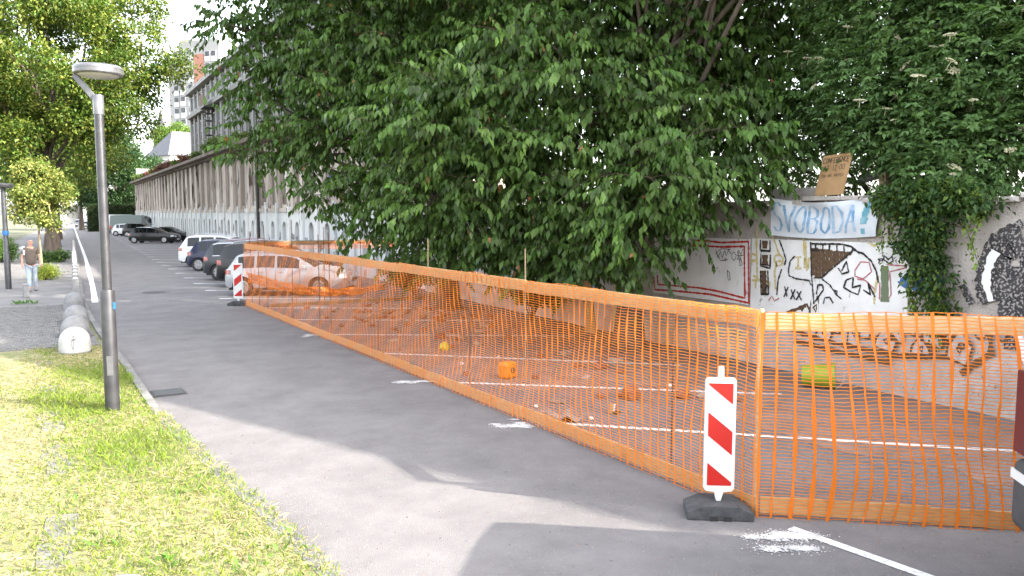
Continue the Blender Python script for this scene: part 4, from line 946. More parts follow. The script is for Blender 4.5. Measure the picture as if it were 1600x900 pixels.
def rock(name, x, y, r, m, label, cat='rubble', sq=(1, 1, .7), seed=1, group=None):
    g = random.Random(seed); bm = bmesh.new(); bmesh.ops.create_icosphere(bm, subdivisions=2, radius=r)
    for v in bm.verts:
        k = 1 + g.uniform(-.16, .16); v.co = Vector((v.co.x * sq[0] * k, v.co.y * sq[1] * k, max(v.co.z * sq[2] * k, -r * sq[2] * .6)))
    me = bpy.data.meshes.new(name); bm.to_mesh(me); bm.free()
    return tag(link(name, me, M[m], None, (x, y, r * sq[2] * .6), (0, 0, g.uniform(0, 6))), label, cat, group)
rock('masonry_lump', 7.02, 9.25, 0.145, 'brick', 'large dark brick lump behind the net near the middle white line', sq=(1, .8, .9), seed=2)
rock('masonry_lump', 6.98, 9.45, 0.07, 'brick', 'small brick lump resting behind the large dark one', seed=3)
rock('masonry_lump', 7.75, 8.95, 0.12, 'brick', 'brown rubble lump just left of the near beacon', seed=5)
rock('masonry_lump', 8.0, 8.72, 0.11, 'mortar', 'crumbled rubble lump behind the near beacon', sq=(1.5, 1, .6), seed=7)
rock('masonry_lump', 8.22, 8.5, 0.11, 'brick', 'rubble lump close to the yellow lit fence corner', sq=(1.6, 1, .6), seed=9)
rock('masonry_lump', 8.05, 10.9, 0.07, 'brick', 'lone dark brick lump below the wall paintings', seed=11)
rock('masonry_lump', 8.0, 11.45, 0.13, 'brick', 'flat reddish rubble pile near the second cherry trunk', sq=(1.4, 1, .5), seed=13)
rock('masonry_lump', 6.9, 15.9, 0.12, 'brick', 'reddish lump near the yellow ball', seed=15)
rock('masonry_lump', 7.25, 15.6, 0.10, 'mortar', 'pale mortar lump behind the yellow ball', seed=17)
for i, (x, y, r) in enumerate([(5.86, 8.58, .04), (5.56, 9.5, .04), (8.05, 9.62, .06), (8.5, 9.0, .05), (6.0, 12.9, .04), (7.6, 8.2, .03), (6.9, 13.2, .035)]):
    rock('litter_scrap', x, y, r, 'foil', 'small crumpled white litter scrap behind the net', 'litter', seed=40 + i, sq=(1.2, .8, .7), group='white litter scraps')
pk = empty('paper_packet', (6.3, 8.72, 0), R(30), 'small brown and white crumpled packet in front of the brick lump', 'packet')
MB().box((0, 0, 0.07), (0.10, 0.05, 0.14), Matrix.Rotation(R(12), 3, 'Y'), taper=.85).build('sleeve', M['cardboard'], pk, bevel=.006)
MB().box((0.01, -0.027, 0.08), (0.05, 0.006, 0.09), Matrix.Rotation(R(12), 3, 'Y')).build('front_label', M['foil'], pk)
MB().box((0.02, -0.05, 0.012), (0.14, 0.08, 0.022)).build('flap', M['brown_paint'], pk)
rock('yellow_ball', 6.36, 14.5, 0.10, 'yellow_plastic', 'dented yellow ball lying on the closed off bay', 'ball', sq=(1, 1, 1), seed=61)
# orange box lantern on its side
ob = empty('orange_canister', (6.15, 11.45, 0), R(24), 'square orange plastic canister lying behind the net', 'canister')
MB().box((0, 0, 0.14), (0.26, 0.22, 0.27)).build('body', M['orange_plastic'], ob, bevel=0.05, seg=3)
MB().lathe([(0.05, 0), (0.055, 0.02), (0.035, 0.03)], 14, c=(0, 0, 0), M=Matrix.Rotation(R(90), 3, 'X')).build('cap', M['brown_paint'], ob, loc=(0, -0.108, 0.15))
for sx in (-1, 1): MB().bb(sx * .08 - .012, sx * .08 + .012, -.116, -.108, .04, .24).build('rib', M['orange_plastic'], ob)
# lime bucket on its side
bk = empty('lime_bucket', (10.0, 8.55, 0.0), 0, 'lime green plastic bucket lying on its side by the wall', 'bucket')
Mx = Matrix.Rotation(R(-52), 3, 'Z') @ Matrix.Rotation(R(87), 3, 'Y')
MB().lathe([(0.0, 0.0), (0.155, 0.0), (0.19, 0.44), (0.205, 0.44), (0.205, 0.48), (0.185, 0.48), (0.18, 0.44), (0.145, 0.02), (0.0, 0.02)], 28, M=Mx).build('shell', M['lime_plastic'], bk, smooth=40, loc=(-0.1, 0.12, 0.185))
hd = MB(); hd.tube([Mx @ Vector((0.2 * math.cos(a), 0.2 * math.sin(a) * 0.55, 0.47 + 0.14 * math.sin(a))) for a in [math.pi * k / 10 for k in range(11)]], 0.006, 6); hd.build('handle', M['foil'], bk, loc=(-0.1, 0.12, 0.185))
# torn clear sheet on the ground by the plank
gs = MB(); gs.add([(5.38 + .36 * i / 8, 8.55 + .42 * j / 8, 0.03 + 0.05 * math.sin(i * .9) * math.cos(j * .8) + .02) for i in range(9) for j in range(9)], [(i * 9 + j, (i + 1) * 9 + j, (i + 1) * 9 + j + 1, i * 9 + j + 1) for i in range(8) for j in range(8)])
tag(gs.build('plastic_sheet', M['film'], smooth=60), 'crumpled pale plastic sheet behind the bottom plank', 'plastic sheet')
pl_ = empty('leaning_board', (10.05, 14.9, 0), R(-85), 'narrow lettered board leaning between the cherry trunks', 'board')
MB().box((0, 0, 0.95), (0.34, 0.03, 1.9), Matrix.Rotation(R(7), 3, 'X')).build('plank', M['cardboard'], pl_)
pp = empty('yellow_post', (10.1, 13.9, 0), 0, 'yellow painted post standing beside the second cherry trunk', 'post')
MB().tube([(0, 0, 0), (0.02, 0, 1.0), (0, 0, 2.35)], 0.055, 10).build('shaft', M['yellow_paint'], pp)
MB().lathe([(0.07, 2.34), (0.07, 2.38), (0.03, 2.4)], 12).build('cap', M['yellow_paint'], pp)
ky = MB(); ky.bb(4.9, 9.6, 23.55, 23.70, 0, 0.10)
tag(ky.build('timber_baulk', M['wood_old']), 'long timber baulk on the ground before the silver car', 'timber')

# ------------------------------------------------------------------ cars
PROF = {
 'wagon': dict(top=[(0, .50), (.004, .60), (.03, .66), (.10, .955), (.16, .985), (.35, 1.0), (.50, .985), (.58, .93), (.735, .665), (.80, .64), (.92, .575), (.975, .50), (1, .36)], belt=[(0, .60), (.3, .645), (.75, .615), (1, .6)], win=[(.115, .245), (.265, .405), (.425, .60)], rear=(.036, .092), scr=(.592, .722)),
 'suv': dict(top=[(0, .46), (.004, .58), (.025, .66), (.075, .93), (.13, .98), (.30, 1.0), (.48, .985), (.575, .93), (.715, .685), (.79, .66), (.92, .61), (.975, .54), (1, .36)], belt=[(0, .61), (.3, .635), (.75, .62), (1, .6)], win=[(.105, .235), (.255, .40), (.42, .595)], rear=(.03, .072), scr=(.588, .705)),
 'hatch': dict(top=[(0, .50), (.005, .60), (.04, .66), (.115, .93), (.18, .985), (.35, 1.0), (.48, .985), (.56, .93), (.72, .665), (.79, .64), (.92, .57), (.975, .50), (1, .36)], belt=[(0, .6), (.3, .635), (.75, .61), (1, .6)], win=[(.155, .235), (.255, .405), (.425, .59)], rear=(.045, .108), scr=(.575, .708)),
 'sedan': dict(top=[(0, .52), (.005, .62), (.06, .68), (.13, .70), (.27, .93), (.36, .99), (.46, 1.0), (.54, .965), (.72, .675), (.80, .645), (.92, .57), (.975, .50), (1, .36)], belt=[(0, .63), (.3, .65), (.75, .625), (1, .6)], win=[(.225, .30), (.315, .43), (.45, .61)], rear=(.14, .262), scr=(.555, .708)),
 'van': dict(top=[(0, .40), (.003, .55), (.012, .90), (.03, .985), (.10, 1.0), (.60, 1.0), (.68, .98), (.74, .92), (.86, .585), (.92, .545), (.975, .44), (1, .28)], belt=[(0, .54), (.6, .54), (1, .52)], win=[(.70, .80)], rear=(.006, .011), scr=(.745, .855)),
}
def lerp(tab, t):
    for (a, va), (b, vb) in zip(tab, tab[1:]):
        if t <= b: return va + (vb - va) * ((t - a) / (b - a) if b > a else 0)
    return tab[-1][1]
wheel_cache = {}
def wheel_meshes(r, w, spokes):
    key = (r, w, spokes)
    if key in wheel_cache: return wheel_cache[key]
    My = Matrix.Rotation(R(90), 3, 'X')
    t = MB(); t.lathe([(r * .66, -w * .5), (r * .93, -w * .5), (r, -w * .36), (r, w * .36), (r * .93, w * .5), (r * .66, w * .5), (r * .64, w * .3), (r * .64, -w * .3)], 28, M=My)
    tm = t.mesh('tyre', 40); tm.materials.append(M['tyre'])
    rm = MB(); rm.lathe([(r * .655, w * .25), (r * .66, w * .46), (r * .60, w * .47), (r * .57, w * .40), (r * .57, w * .2)], 28, M=My)
    for k in range(spokes):
        a = 2 * math.pi * k / spokes
        b = MB(); b.box((r * .34, 0, 0), (r * .52, w * .09, r * .11)); Ma = Matrix.Rotation(a, 3, 'Y')
        rm.add([(Ma @ Vector(v)) + Vector((0, -w * .40, 0)) for v in b.v], b.f)
    rm.lathe([(r * .13, w * .36), (r * .13, w * .46), (0.01, w * .47)], 14, M=My)
    rme = rm.mesh('rim', 40); rme.materials.append(M['rim'])
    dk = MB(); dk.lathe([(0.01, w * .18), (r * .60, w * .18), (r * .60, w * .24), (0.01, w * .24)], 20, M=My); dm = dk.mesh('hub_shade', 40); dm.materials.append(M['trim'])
    wheel_cache[key] = (tm, rme, dm); return wheel_cache[key]
def car(label, kind, paint, loc, ang, L=4.4, W=1.76, H=1.47, wb=2.6, wr=0.31, rails=False, spokes=10, group='cars parked at an angle', name='parked_car', plastic=None, detail=True):
    P = PROF[kind]; e = empty(name, (loc[0], loc[1], 0), ang, label, 'van' if kind == 'van' else 'car', group)
    fl = 0.13 * H if kind != 'van' else 0.1 * H; zl = fl + 0.05
    xr = -L / 2 + (L - wb) * 0.38; xf = xr + wb
    R2 = wr * 1.13
    top = lambda t: lerp(P['top'], t) * H
    def wid(t): u = abs(2 * t - 1); return W / 2 * (1 - (0.13 * u ** 6 + 0.12 * u ** 22) * (0.3 if kind == 'van' and t < .5 else 1))
    def low(t):
        x = -L / 2 + L * t; z = zl + 0.10 * max(0, abs(2 * t - 1) - .86) / .14
        for c in (xr, xf):
            d = abs(x - c)
            if d < R2: z = max(z, wr + math.sqrt(R2 * R2 - d * d))
        return z
    def belt(t): return min(lerp(P['belt'], t) * H, top(t) - 0.035)
    tum = 0.17 if kind != 'van' else 0.10
    def yw(t, z):
        b = belt(t); w = wid(t)
        if z <= b:
            k = (z - zl) / max(b - zl, .01); return w * (0.955 + 0.045 * math.sin(math.pi * min(max(k, 0), 1) * 0.92 + 0.12))
        return w * 0.965 * (1 - tum * (z - b) / (0.36 * H))
    NBr, NG, NT = 7, 5, 5
    def section(t):
        lo_, b, tp = min(low(t), belt(t) - 0.02), belt(t), top(t); pts = []
        for i in range(NBr + 1): z = lo_ + (b - lo_) * i / NBr; pts.append((yw(t, z), z))
        crown = min(0.045, (tp - b) * 0.5); ze = tp - crown
        for i in range(1, NG + 1): z = b + (ze - b) * i / NG; pts.append((yw(t, z), z))
        ye = pts[-1][0]
        for i in range(1, NT + 1): k = i / NT; pts.append((ye * (1 - k), ze + crown * (1 - (1 - k) ** 2.2)))
        return pts
    ts = set([i / 44 for i in range(45)]) | {p[0] for p in P['top']} | {.004, .012, .985, .995}
    for c in (xr, xf):
        for k in range(-8, 9): ts.add(min(max((c + R2 * math.sin(k / 8 * math.pi / 2) * 0.9999 + L / 2) / L, 0), 1))
    ts = sorted(ts); tt = [ts[0]]
    for t in ts[1:]:
        if t - tt[-1] > 0.0015: tt.append(t)
    m_ = NBr + NG + NT + 1; V = []; F = []
    for t in tt:
        s_ = section(t); x = -L / 2 + L * t
        V += [(x, y, z) for y, z in s_] + [(x, -y, z) for y, z in s_[-2::-1]]
    k = 2 * m_ - 1
    for i in range(len(tt) - 1): F += [(i * k + j, i * k + j + 1, (i + 1) * k + j + 1, (i + 1) * k + j) for j in range(k - 1)]
    F += [tuple(range(k)), tuple((len(tt) - 1) * k + j for j in range(k - 1, -1, -1))]
    mb = MB(); mb.add(V, F); body = mb.build('body', M['car_' + paint], e, smooth=38)
    MB().bb(-L / 2 + .12, L / 2 - .12, -W / 2 + .2, W / 2 - .2, fl, H * .42).build('underbody', M['trim'], e)
    # glass, laid just proud of the body
    def patch(name, m, ta, tb, za, zb, side, n=8, off=0.006, par=e, rel=True):
        V = []; F = []; nz = 4
        for i in range(n + 1):
            t = ta + (tb - ta) * i / n; b, tp = belt(t), top(t); ze = tp - min(.045, (tp - b) * .5)
            for j in range(nz + 1):
                f = za + (zb - za) * j / nz; z = b + (ze - b) * f if rel else f * H
                V.append((-L / 2 + L * t, side * (yw(t, z) + off), z))
        F = [(i * (nz + 1) + j, (i + 1) * (nz + 1) + j, (i + 1) * (nz + 1) + j + 1, i * (nz + 1) + j + 1) for i in range(n) for j in range(nz)]
        mb = MB(); mb.add(V, F); return mb.build(name, M[m], par, smooth=60)
    for side in (-1, 1):
        for a, b in P['win']: patch('side_window', 'glass', a, b, .08, .90, side)
        if detail:
            for a in ([.245, .41, .60] if kind != 'van' else [.45, .68]):
                patch('door_seam', 'trim', a + .004, a + .0065, .22, .60 if kind != 'van' else .52, side, n=1, off=.003, rel=False)
            for a in ([.27, .435] if kind != 'van' else [.69]):
                MB().box((-L / 2 + L * a + .09, side * (yw(a, H * .56) + .012), H * .565), (.17, .03, .03)).build('door_handle', M['car_' + paint] if kind != 'van' else M['trim'], e, bevel=.006)
            patch('sill_trim', 'trim', (xr + R2 + L / 2) / L + .005, (xf - R2 + L / 2) / L - .005, .155, .20, side, n=4, off=.012, rel=False)
            if paint == 'grey':
                patch('window_trim', 'rim', .10, .60, .92, .985, side, n=12, off=.010); patch('window_trim', 'rim', .10, .60, .01, .06, side, n=12, off=.010)
        patch('tail_lamp', 'tail_red', .006, .055, .50 if kind != 'van' else .30, .60 if kind != 'van' else .48, side, n=4, off=.008, rel=False)
        MB().box((-L / 2 - .004, side * wid(0) * .80, H * (.555 if kind != 'van' else .38)), (.02, wid(0) * .34, H * (.085 if kind != 'van' else .16))).build('tail_lamp', M['tail_red'], e, bevel=.008)
        patch('headlamp', 'head_lamp', .915, .975, .41, .50, side, n=4, off=.008, rel=False)
        MB().box((L / 2 - .055, side * wid(1) * .74, H * .42), (.11, wid(1) * .42, H * .085)).build('headlamp', M['head_lamp'], e, bevel=.012)
        tmn = (P['scr'][0] + P['scr'][1]) / 2 - .015; bz = belt(tmn)
        mi = MB(); mi.box((-L / 2 + L * tmn, side * (W / 2 + .07), bz + .09), (.10, .19, .13), taper=.85); mi.build('mirror', M['car_' + paint], e, bevel=.025)
    def top_patch(name, m, ta, tb, f):
        V = []; n, q = 5, 8
        for i in range(n + 1):
            t = ta + (tb - ta) * i / n; tp, b = top(t), belt(t); crown = min(.045, (tp - b) * .5); ye = yw(t, tp - crown) * f
            for j in range(q + 1):
                k = abs(2 * j / q - 1); V.append((-L / 2 + L * t, ye * (2 * j / q - 1), tp - crown + crown * (1 - (k * f) ** 2.2) + .007))
        mb = MB(); mb.add(V, [(i * (q + 1) + j, (i + 1) * (q + 1) + j, (i + 1) * (q + 1) + j + 1, i * (q + 1) + j + 1) for i in range(n) for j in range(q)]); return mb.build(name, M[m], e, smooth=60)
    top_patch('windscreen', 'glass', *P['scr'], .90)
    if kind != 'van': top_patch('rear_window', 'glass', *P['rear'], .84)
    else:
        for s_ in (-1, 1): MB().box((-L / 2 - .003, s_ * wid(0) * .40, H * .70), (.02, wid(0) * .6, H * .20)).build('rear_window', M['glass'], e)
    MB().box((-L / 2 - .008, 0, H * (.40 if kind != 'van' else .34)), (.02, .50, .11)).build('number_plate', M['plate'], e)
    MB().box((L / 2 + .004, 0, H * .25), (.02, .50, .11)).build('number_plate', M['plate'], e)
    MB().box((L / 2 - .02, 0, H * .36), (.06, W * .5, H * .07)).build('grille', M['trim'], e, bevel=.01)
    if kind in ('suv', 'van') or plastic:
        MB().box((-L / 2 + .04, 0, H * .25), (.12, W * .74, H * .13)).build('rear_bumper', M['trim'] if kind == 'van' or kind == 'suv' else M['car_' + paint], e, bevel=.03)
    if rails:
        for s_ in (-1, 1):
            pts = [(-L / 2 + L * t, s_ * yw(t, top(t) - .04) * .93, top(t) + (.045 if .17 < t < .52 else 0.0)) for t in (.15, .18, .3, .42, .51, .545)]
            MB().tube(pts, .018, 6).build('roof_rail', M['rim'], e)
    tm, rm, dm = wheel_meshes(wr, .21, spokes)
    for x in (xr, xf):
        for s_ in (-1, 1):
            o = link('wheel', tm, None, e, (x, s_ * (W / 2 - .125), wr), (0, 0, 0 if s_ < 0 else math.pi))
            link('rim', rm, None, o); link('hub_shade', dm, None, o)
    return e
def at_corner(cx, cy, L, W, a):
    h = Vector((math.cos(a), math.sin(a), 0)); r_ = Vector((h.y, -h.x, 0)); return tuple(Vector((cx, cy, 0)) + h * L / 2 - r_ * W / 2)
A = R(-28)
car('silver estate car behind the sagging orange net and far beacon', 'wagon', 'silver', (6.42, 27.25), A, L=4.15, wb=2.5, H=1.42, rails=True)
car('black off-roader parked next beyond the silver estate', 'suv', 'black', at_corner(4.4, 30.9, 4.4, 1.8, A), A, H=1.66, wr=.34, rails=True)
car('dark grey crossover with chrome window edge beside the black off-roader', 'suv', 'grey', at_corner(4.4, 34.3, 4.4, 1.8, A), A, H=1.60, wr=.33, rails=True)
car('dark red car mostly hidden between grey crossover and blue hatchback', 'hatch', 'red', at_corner(5.1, 37.0, 4.2, 1.75, A), A, L=4.2, H=1.62)
car('dark blue hatchback with silver wheels beside the white estate', 'hatch', 'navy', at_corner(4.5, 40.3, 4.1, 1.75, A), A, L=4.1, H=1.50, spokes=9)
car('white estate car at the far end of the near parked row', 'wagon', 'white', at_corner(4.45, 43.7, 4.6, 1.8, A), A, L=4.6, H=1.62, rails=True)
car('black hatchback standing alone far along the parking row', 'hatch', 'black', (6.45, 80.9), A, L=4.3, wb=2.75, H=1.50, spokes=5)
car('black low car just beyond the lone black hatchback', 'sedan', 'black', (8.1, 84.5), A, L=4.6, H=1.47)
car('dark off-roader parked before the grey green van', 'suv', 'black', (7.0, 103.5), A, L=4.3, H=1.62, spokes=7)
car('white car half hidden behind the dark off-roader', 'hatch', 'white', (6.0, 108.0), A, L=4.1, H=1.5)
car('grey green panel van parked at the far end of the row', 'van', 'van_green', (6.9, 114), A, L=5.9, W=2.0, H=2.55, wb=3.6, wr=.35, name='panel_van', group='vans')
car('white panel van behind the grey green van', 'van', 'white', (6.0, 120), A, L=5.6, W=2.0, H=2.6, wb=3.5, wr=.35, name='panel_van', group='vans')
car('silver car driving towards us far up the street', 'hatch', 'silver', (1.6, 158), R(-90), L=4.2, H=1.5, name='moving_car', group='cars far up the street')
car('pale car behind the oncoming silver one far up the street', 'wagon', 'white', (2.9, 172), R(-90), L=4.4, H=1.5, name='moving_car', group='cars far up the street')
car('blue grey car farthest up the street', 'suv', 'grey', (0.9, 178), R(-90), L=4.4, H=1.6, name='moving_car', group='cars far up the street')
# van at the right edge: only its tail shows
h_ = Vector((math.cos(R(-37.6)), math.sin(R(-37.6)), 0)); n_ = Vector((-h_.y, h_.x, 0))
vc = Vector((6.06, 3.25, 0)) + h_ * 2.6 - n_ * 0.95
v_ = car('white and maroon van tail entering the frame at the fence end', 'van', 'white', (vc.x, vc.y), R(-37.6), L=5.1, W=1.9, H=2.5, wb=3.1, wr=.34, name='panel_van', group='vans')
MB().bb(-2.72, -2.50, -0.86, 0.86, 0.44, 0.95).build('bumper_step', M['bumper'], v_, bevel=.07, seg=4)
MB().bb(-2.728, -2.71, 0.60, 0.84, 0.80, 0.87).build('sticker', M['plate'], v_)
MB().bb(-2.70, -2.47, 0.70, 0.895, 0.98, 1.58).build('tail_lamp', M['car_maroon'], v_, bevel=.012)

# ------------------------------------------------------------------ the walking man
man = empty('person', (-1.38, 32.0, PAVE - 0.014), R(8), 'bald man in brown t-shirt and pale jeans walking on the pavement', 'person')
def skin(name, pts, edges, m, parent, root=0, sub=2):
    me = bpy.data.meshes.new(name); me.from_pydata([p[:3] for p in pts], edges, [])
    o = link(name, me, m, parent); o.modifiers.new('skin', 'SKIN').use_smooth_shade = True
    if not me.skin_vertices: 
        bpy.context.view_layer.objects.active = o
    for i, p in enumerate(pts):
        d = me.skin_vertices[0].data[i]; r = p[3] if hasattr(p[3], '__len__') else (p[3], p[3]); d.radius = r; d.use_root = (i == root)
    s_ = o.modifiers.new('sub', 'SUBSURF'); s_.levels = sub; s_.render_levels = sub
    return o
# joints in metres, facing -y
J = [(0, 0, .95, (.11, .085)), (0, .0, 1.12, (.115, .09)), (0, .01, 1.32, (.165, .115)), (0, .01, 1.45, (.09, .08)), (0, 0, 1.53, .055), (0.01, -.02, 1.60, (.068, .078)), (0.012, -.03, 1.69, (.072, .092)), (0.012, -.02, 1.755, (.05, .065)),
     (.17, .01, 1.43, .062), (.25, .02, 1.20, .046), (.275, -.04, .97, .036), (.28, -.06, .90, (.022, .038)),
     (-.17, .01, 1.43, .062), (-.245, .03, 1.20, .046), (-.26, .0, .97, .036), (-.262, -.02, .90, (.022, .038)),
     (.085, 0, .90, .075), (.10, .03, .50, .066), (.105, .12, .10, .042), (.11, .02, .035, (.04, .03)),
     (-.085, 0, .90, .075), (-.09, -.10, .50, .066), (-.085, -.12, .10, .042), (-.085, -.24, .04, (.04, .03))]
E_ = [(0, 1), (1, 2), (2, 3), (3, 4), (4, 5), (5, 6), (6, 7), (3, 8), (8, 9), (9, 10), (10, 11), (3, 12), (12, 13), (13, 14), (14, 15), (0, 16), (16, 17), (17, 18), (18, 19), (0, 20), (20, 21), (21, 22), (22, 23)]
k0 = len(J)
for base, sx in ((11, 1), (15, -1)):
    bx_, by_, bz_ = J[base][:3]
    for f, (dy, ln) in enumerate([(-.033, .075), (-.011, .085), (.011, .082), (.032, .065)]):
        a = len(J); J.append((bx_, by_ + dy, bz_ - .045, .0095)); J.append((bx_ - sx * .012, by_ + dy, bz_ - .045 - ln * .6, .0085)); J.append((bx_ - sx * .028, by_ + dy, bz_ - .045 - ln, .007))
        E_ += [(base, a), (a, a + 1), (a + 1, a + 2)]
    a = len(J); J.append((bx_ - sx * .01, by_ - .045, bz_ - .02, .011)); J.append((bx_ - sx * .02, by_ - .062, bz_ - .06, .009)); E_ += [(base, a), (a, a + 1)]
body = skin('body', J, E_, M['skin'], man)
skin('t_shirt', [(0, 0, .84, (.172, .135)), (0, -.005, 1.10, (.178, .145)), (0, .01, 1.32, (.188, .135)), (0, .01, 1.46, (.11, .09)), (.175, .01, 1.44, .08), (.228, .02, 1.25, .075), (-.175, .01, 1.44, .08), (-.225, .025, 1.25, .075)], [(0, 1), (1, 2), (2, 3), (3, 4), (4, 5), (3, 6), (6, 7)], M['shirt'], man)
skin('jeans', [(0, 0, .97, (.165, .125)), (.088, 0, .86, .115), (.10, .03, .50, .082), (.105, .11, .12, .062), (-.088, 0, .86, .115), (-.09, -.10, .50, .082), (-.085, -.12, .12, .062)], [(0, 1), (1, 2), (2, 3), (0, 4), (4, 5), (5, 6)], M['jeans'], man)
for x, y in ((.108, .06), (-.085, -.17)):
    skin('shoe', [(x, y + .09, .06, (.066, .066)), (x, y - .05, .055, (.066, .058)), (x, y - .17, .045, (.06, .045))], [(0, 1), (1, 2)], M['shoe'], man)
for sx in (-1, 1):
    MB().lathe([(.004, -.006), (.012, -.004), (.012, .004), (.004, .006)], 10, M=Matrix.Rotation(R(90), 3, 'X')).build('eye', M['ink'], man, loc=(.012 + sx * .03, -.118, 1.695))
    skin('ear', [(.012 + sx * .074, -.02, 1.70, (.014, .02)), (.012 + sx * .078, -.02, 1.665, (.011, .016))], [(0, 1)], M['skin'], man, sub=1)
skin('nose', [(.012, -.118, 1.69, .012), (.012, -.136, 1.66, .016)], [(0, 1)], M['skin'], man, sub=1)
MB().box((.012, -.115, 1.628), (.05, .012, .008)).build('mouth', M['pink_paint'], man)
jk = empty('rolled_jacket', (-1.62, 32.05, 1.42), 0, 'pale rolled jacket slung over the walking man shoulder', 'jacket')
MB().tube([(0, .02, .0), (-.03, .0, .1), (.03, -.05, .14), (.06, -.1, .02), (.05, -.12, -.12)], [.05, .06, .055, .05, .035], 10).build('roll', M['foil'], jk, smooth=60)
MB().tube([(.0, .02, .0), (-.01, .06, -.15), (.0, .07, -.28)], [.05, .06, .045], 10).build('tail', M['concrete'], jk, smooth=60)
CH1 = [(4.61,20.26,6.04,0.7,0.7,0.56),(5.32,19.88,7.27,1.5,1.5,1.2),(5.41,18.69,4.7,0.9,0.9,0.72),(6.47,18.11,5.88,2.0,2.0,1.6),(6.11,18.31,3.36,0.8,0.8,0.64),(6.73,16.83,3.47,1.5,1.5,1.2),(6.94,15.58,2.55,1.2,1.2,0.96),(4.43,20.36,4.42,0.5,0.5,0.4),(7.62,16.35,5.98,2.4,2.4,1.92),(6.55,14.65,4.13,1.9,1.9,1.52),(7.66,14.05,4.63,2.2,2.2,1.76),(7.88,13.93,3.0,1.5,1.5,1.2),(8.33,13.68,2.11,0.8,0.8,0.64),(7.55,14.68,2.23,0.9,0.9,0.72),(6.51,18.09,8.75,2.5,2.5,2.0),(8.61,15.81,8.7,3.0,3.0,2.4),(5.22,19.93,8.92,2.0,2.0,1.6),(9.27,14.31,10.25,3.0,3.0,2.4),(7.4,16.46,10.69,3.0,3.0,2.4),(6.53,15.8,2.35,0.9,0.9,0.72),(6.98,14.42,2.47,0.9,0.9,0.72),(7.42,13.61,2.19,0.7,0.7,0.56),(4.19,20.5,5.58,0.5,0.5,0.4),(4.08,20.55,6.96,0.5,0.5,0.4),(3.62,20.8,7.57,0.5,0.5,0.4),(5.15,19.97,5.43,0.7,0.7,0.56),(5.76,18.5,6.31,1.2,1.2,0.96),(4.86,19.56,4.22,0.5,0.5,0.4),(9.0,23.0,8.0,2.4,2.4,1.8),(8.5,25.2,6.6,2.0,2.0,1.5),(10.2,21.0,10.0,2.5,2.5,2.0),(11.0,24.0,9.5,2.5,2.5,2.0),(12.0,20.0,11.0,2.5,2.5,2.0),(9.5,23.8,6.2,1.9,1.9,1.5),(12.0,22.0,8.6,2.2,2.2,1.7),(10.6,26.2,7.0,1.8,1.8,1.4),(10.3,21.8,6.6,1.8,1.8,1.6),(8.4,23.4,5.0,1.3,1.3,1.1),(11.9,20.2,8.0,1.6,1.6,1.4),(6.95,16.71,2.11,0.6,0.6,0.42),(4.57,19.72,6.33,0.5,0.5,0.4),(3.76,20.16,6.11,0.5,0.5,0.4),(4.0,20.03,4.9,0.5,0.5,0.4),(4.68,18.86,3.77,0.5,0.5,0.4),(5.08,18.19,3.19,0.5,0.5,0.4),(3.26,20.43,7.22,0.5,0.5,0.4),(3.81,19.91,4.2,0.5,0.5,0.4),(5.59,17.45,2.47,0.5,0.5,0.4),(4.51,20.32,7.42,0.6,0.6,0.42),(3.97,20.04,6.41,0.6,0.6,0.42),(4.3,19.63,5.33,0.6,0.6,0.42),(4.74,19.05,4.48,0.55,0.55,0.39),(5.27,18.31,3.71,0.55,0.55,0.39)]
CH2 = [(8.76,13.45,5.62,2.0,2.0,1.6),(8.64,12.38,3.69,1.7,1.7,1.36),(8.51,11.31,2.58,0.9,0.9,0.72),(8.94,11.07,3.24,1.2,1.2,0.96),(9.51,10.76,4.01,1.1,1.1,0.88),(9.58,10.49,3.23,0.65,0.65,0.52),(10.51,12.49,5.74,1.2,1.2,0.96),(11.84,11.77,5.5,0.9,0.9,0.72),(13.26,12.14,6.45,0.9,0.9,0.72),(8.44,12.48,2.15,0.7,0.7,0.56),(8.54,11.06,2.08,0.5,0.5,0.4),(10.44,13.67,8.12,2.4,2.4,1.92),(12.52,12.54,7.86,2.0,2.0,1.6),(8.02,12.71,1.93,0.6,0.6,0.48),(8.36,11.95,1.88,0.6,0.6,0.48),(8.52,10.85,1.88,0.4,0.4,0.32),(10.45,10.82,4.23,0.7,0.7,0.56),(10.5,10.22,3.57,0.4,0.4,0.32),(10.0,10.5,8.6,1.8,1.8,1.4),(11.2,9.0,9.6,2.0,2.0,1.5),(9.2,12.0,9.0,1.9,1.9,1.5),(12.0,12.0,10.4,2.2,2.2,1.7),(11.01,12.79,6.09,1.3,1.3,0.91),(12.14,12.18,6.22,1.3,1.3,0.91),(12.5,11.41,5.5,1.0,1.0,0.7),(10.95,11.69,4.93,1.0,1.0,0.7),(11.81,11.22,4.57,0.8,0.8,0.56),(9.86,12.85,5.13,1.3,1.3,0.91)]
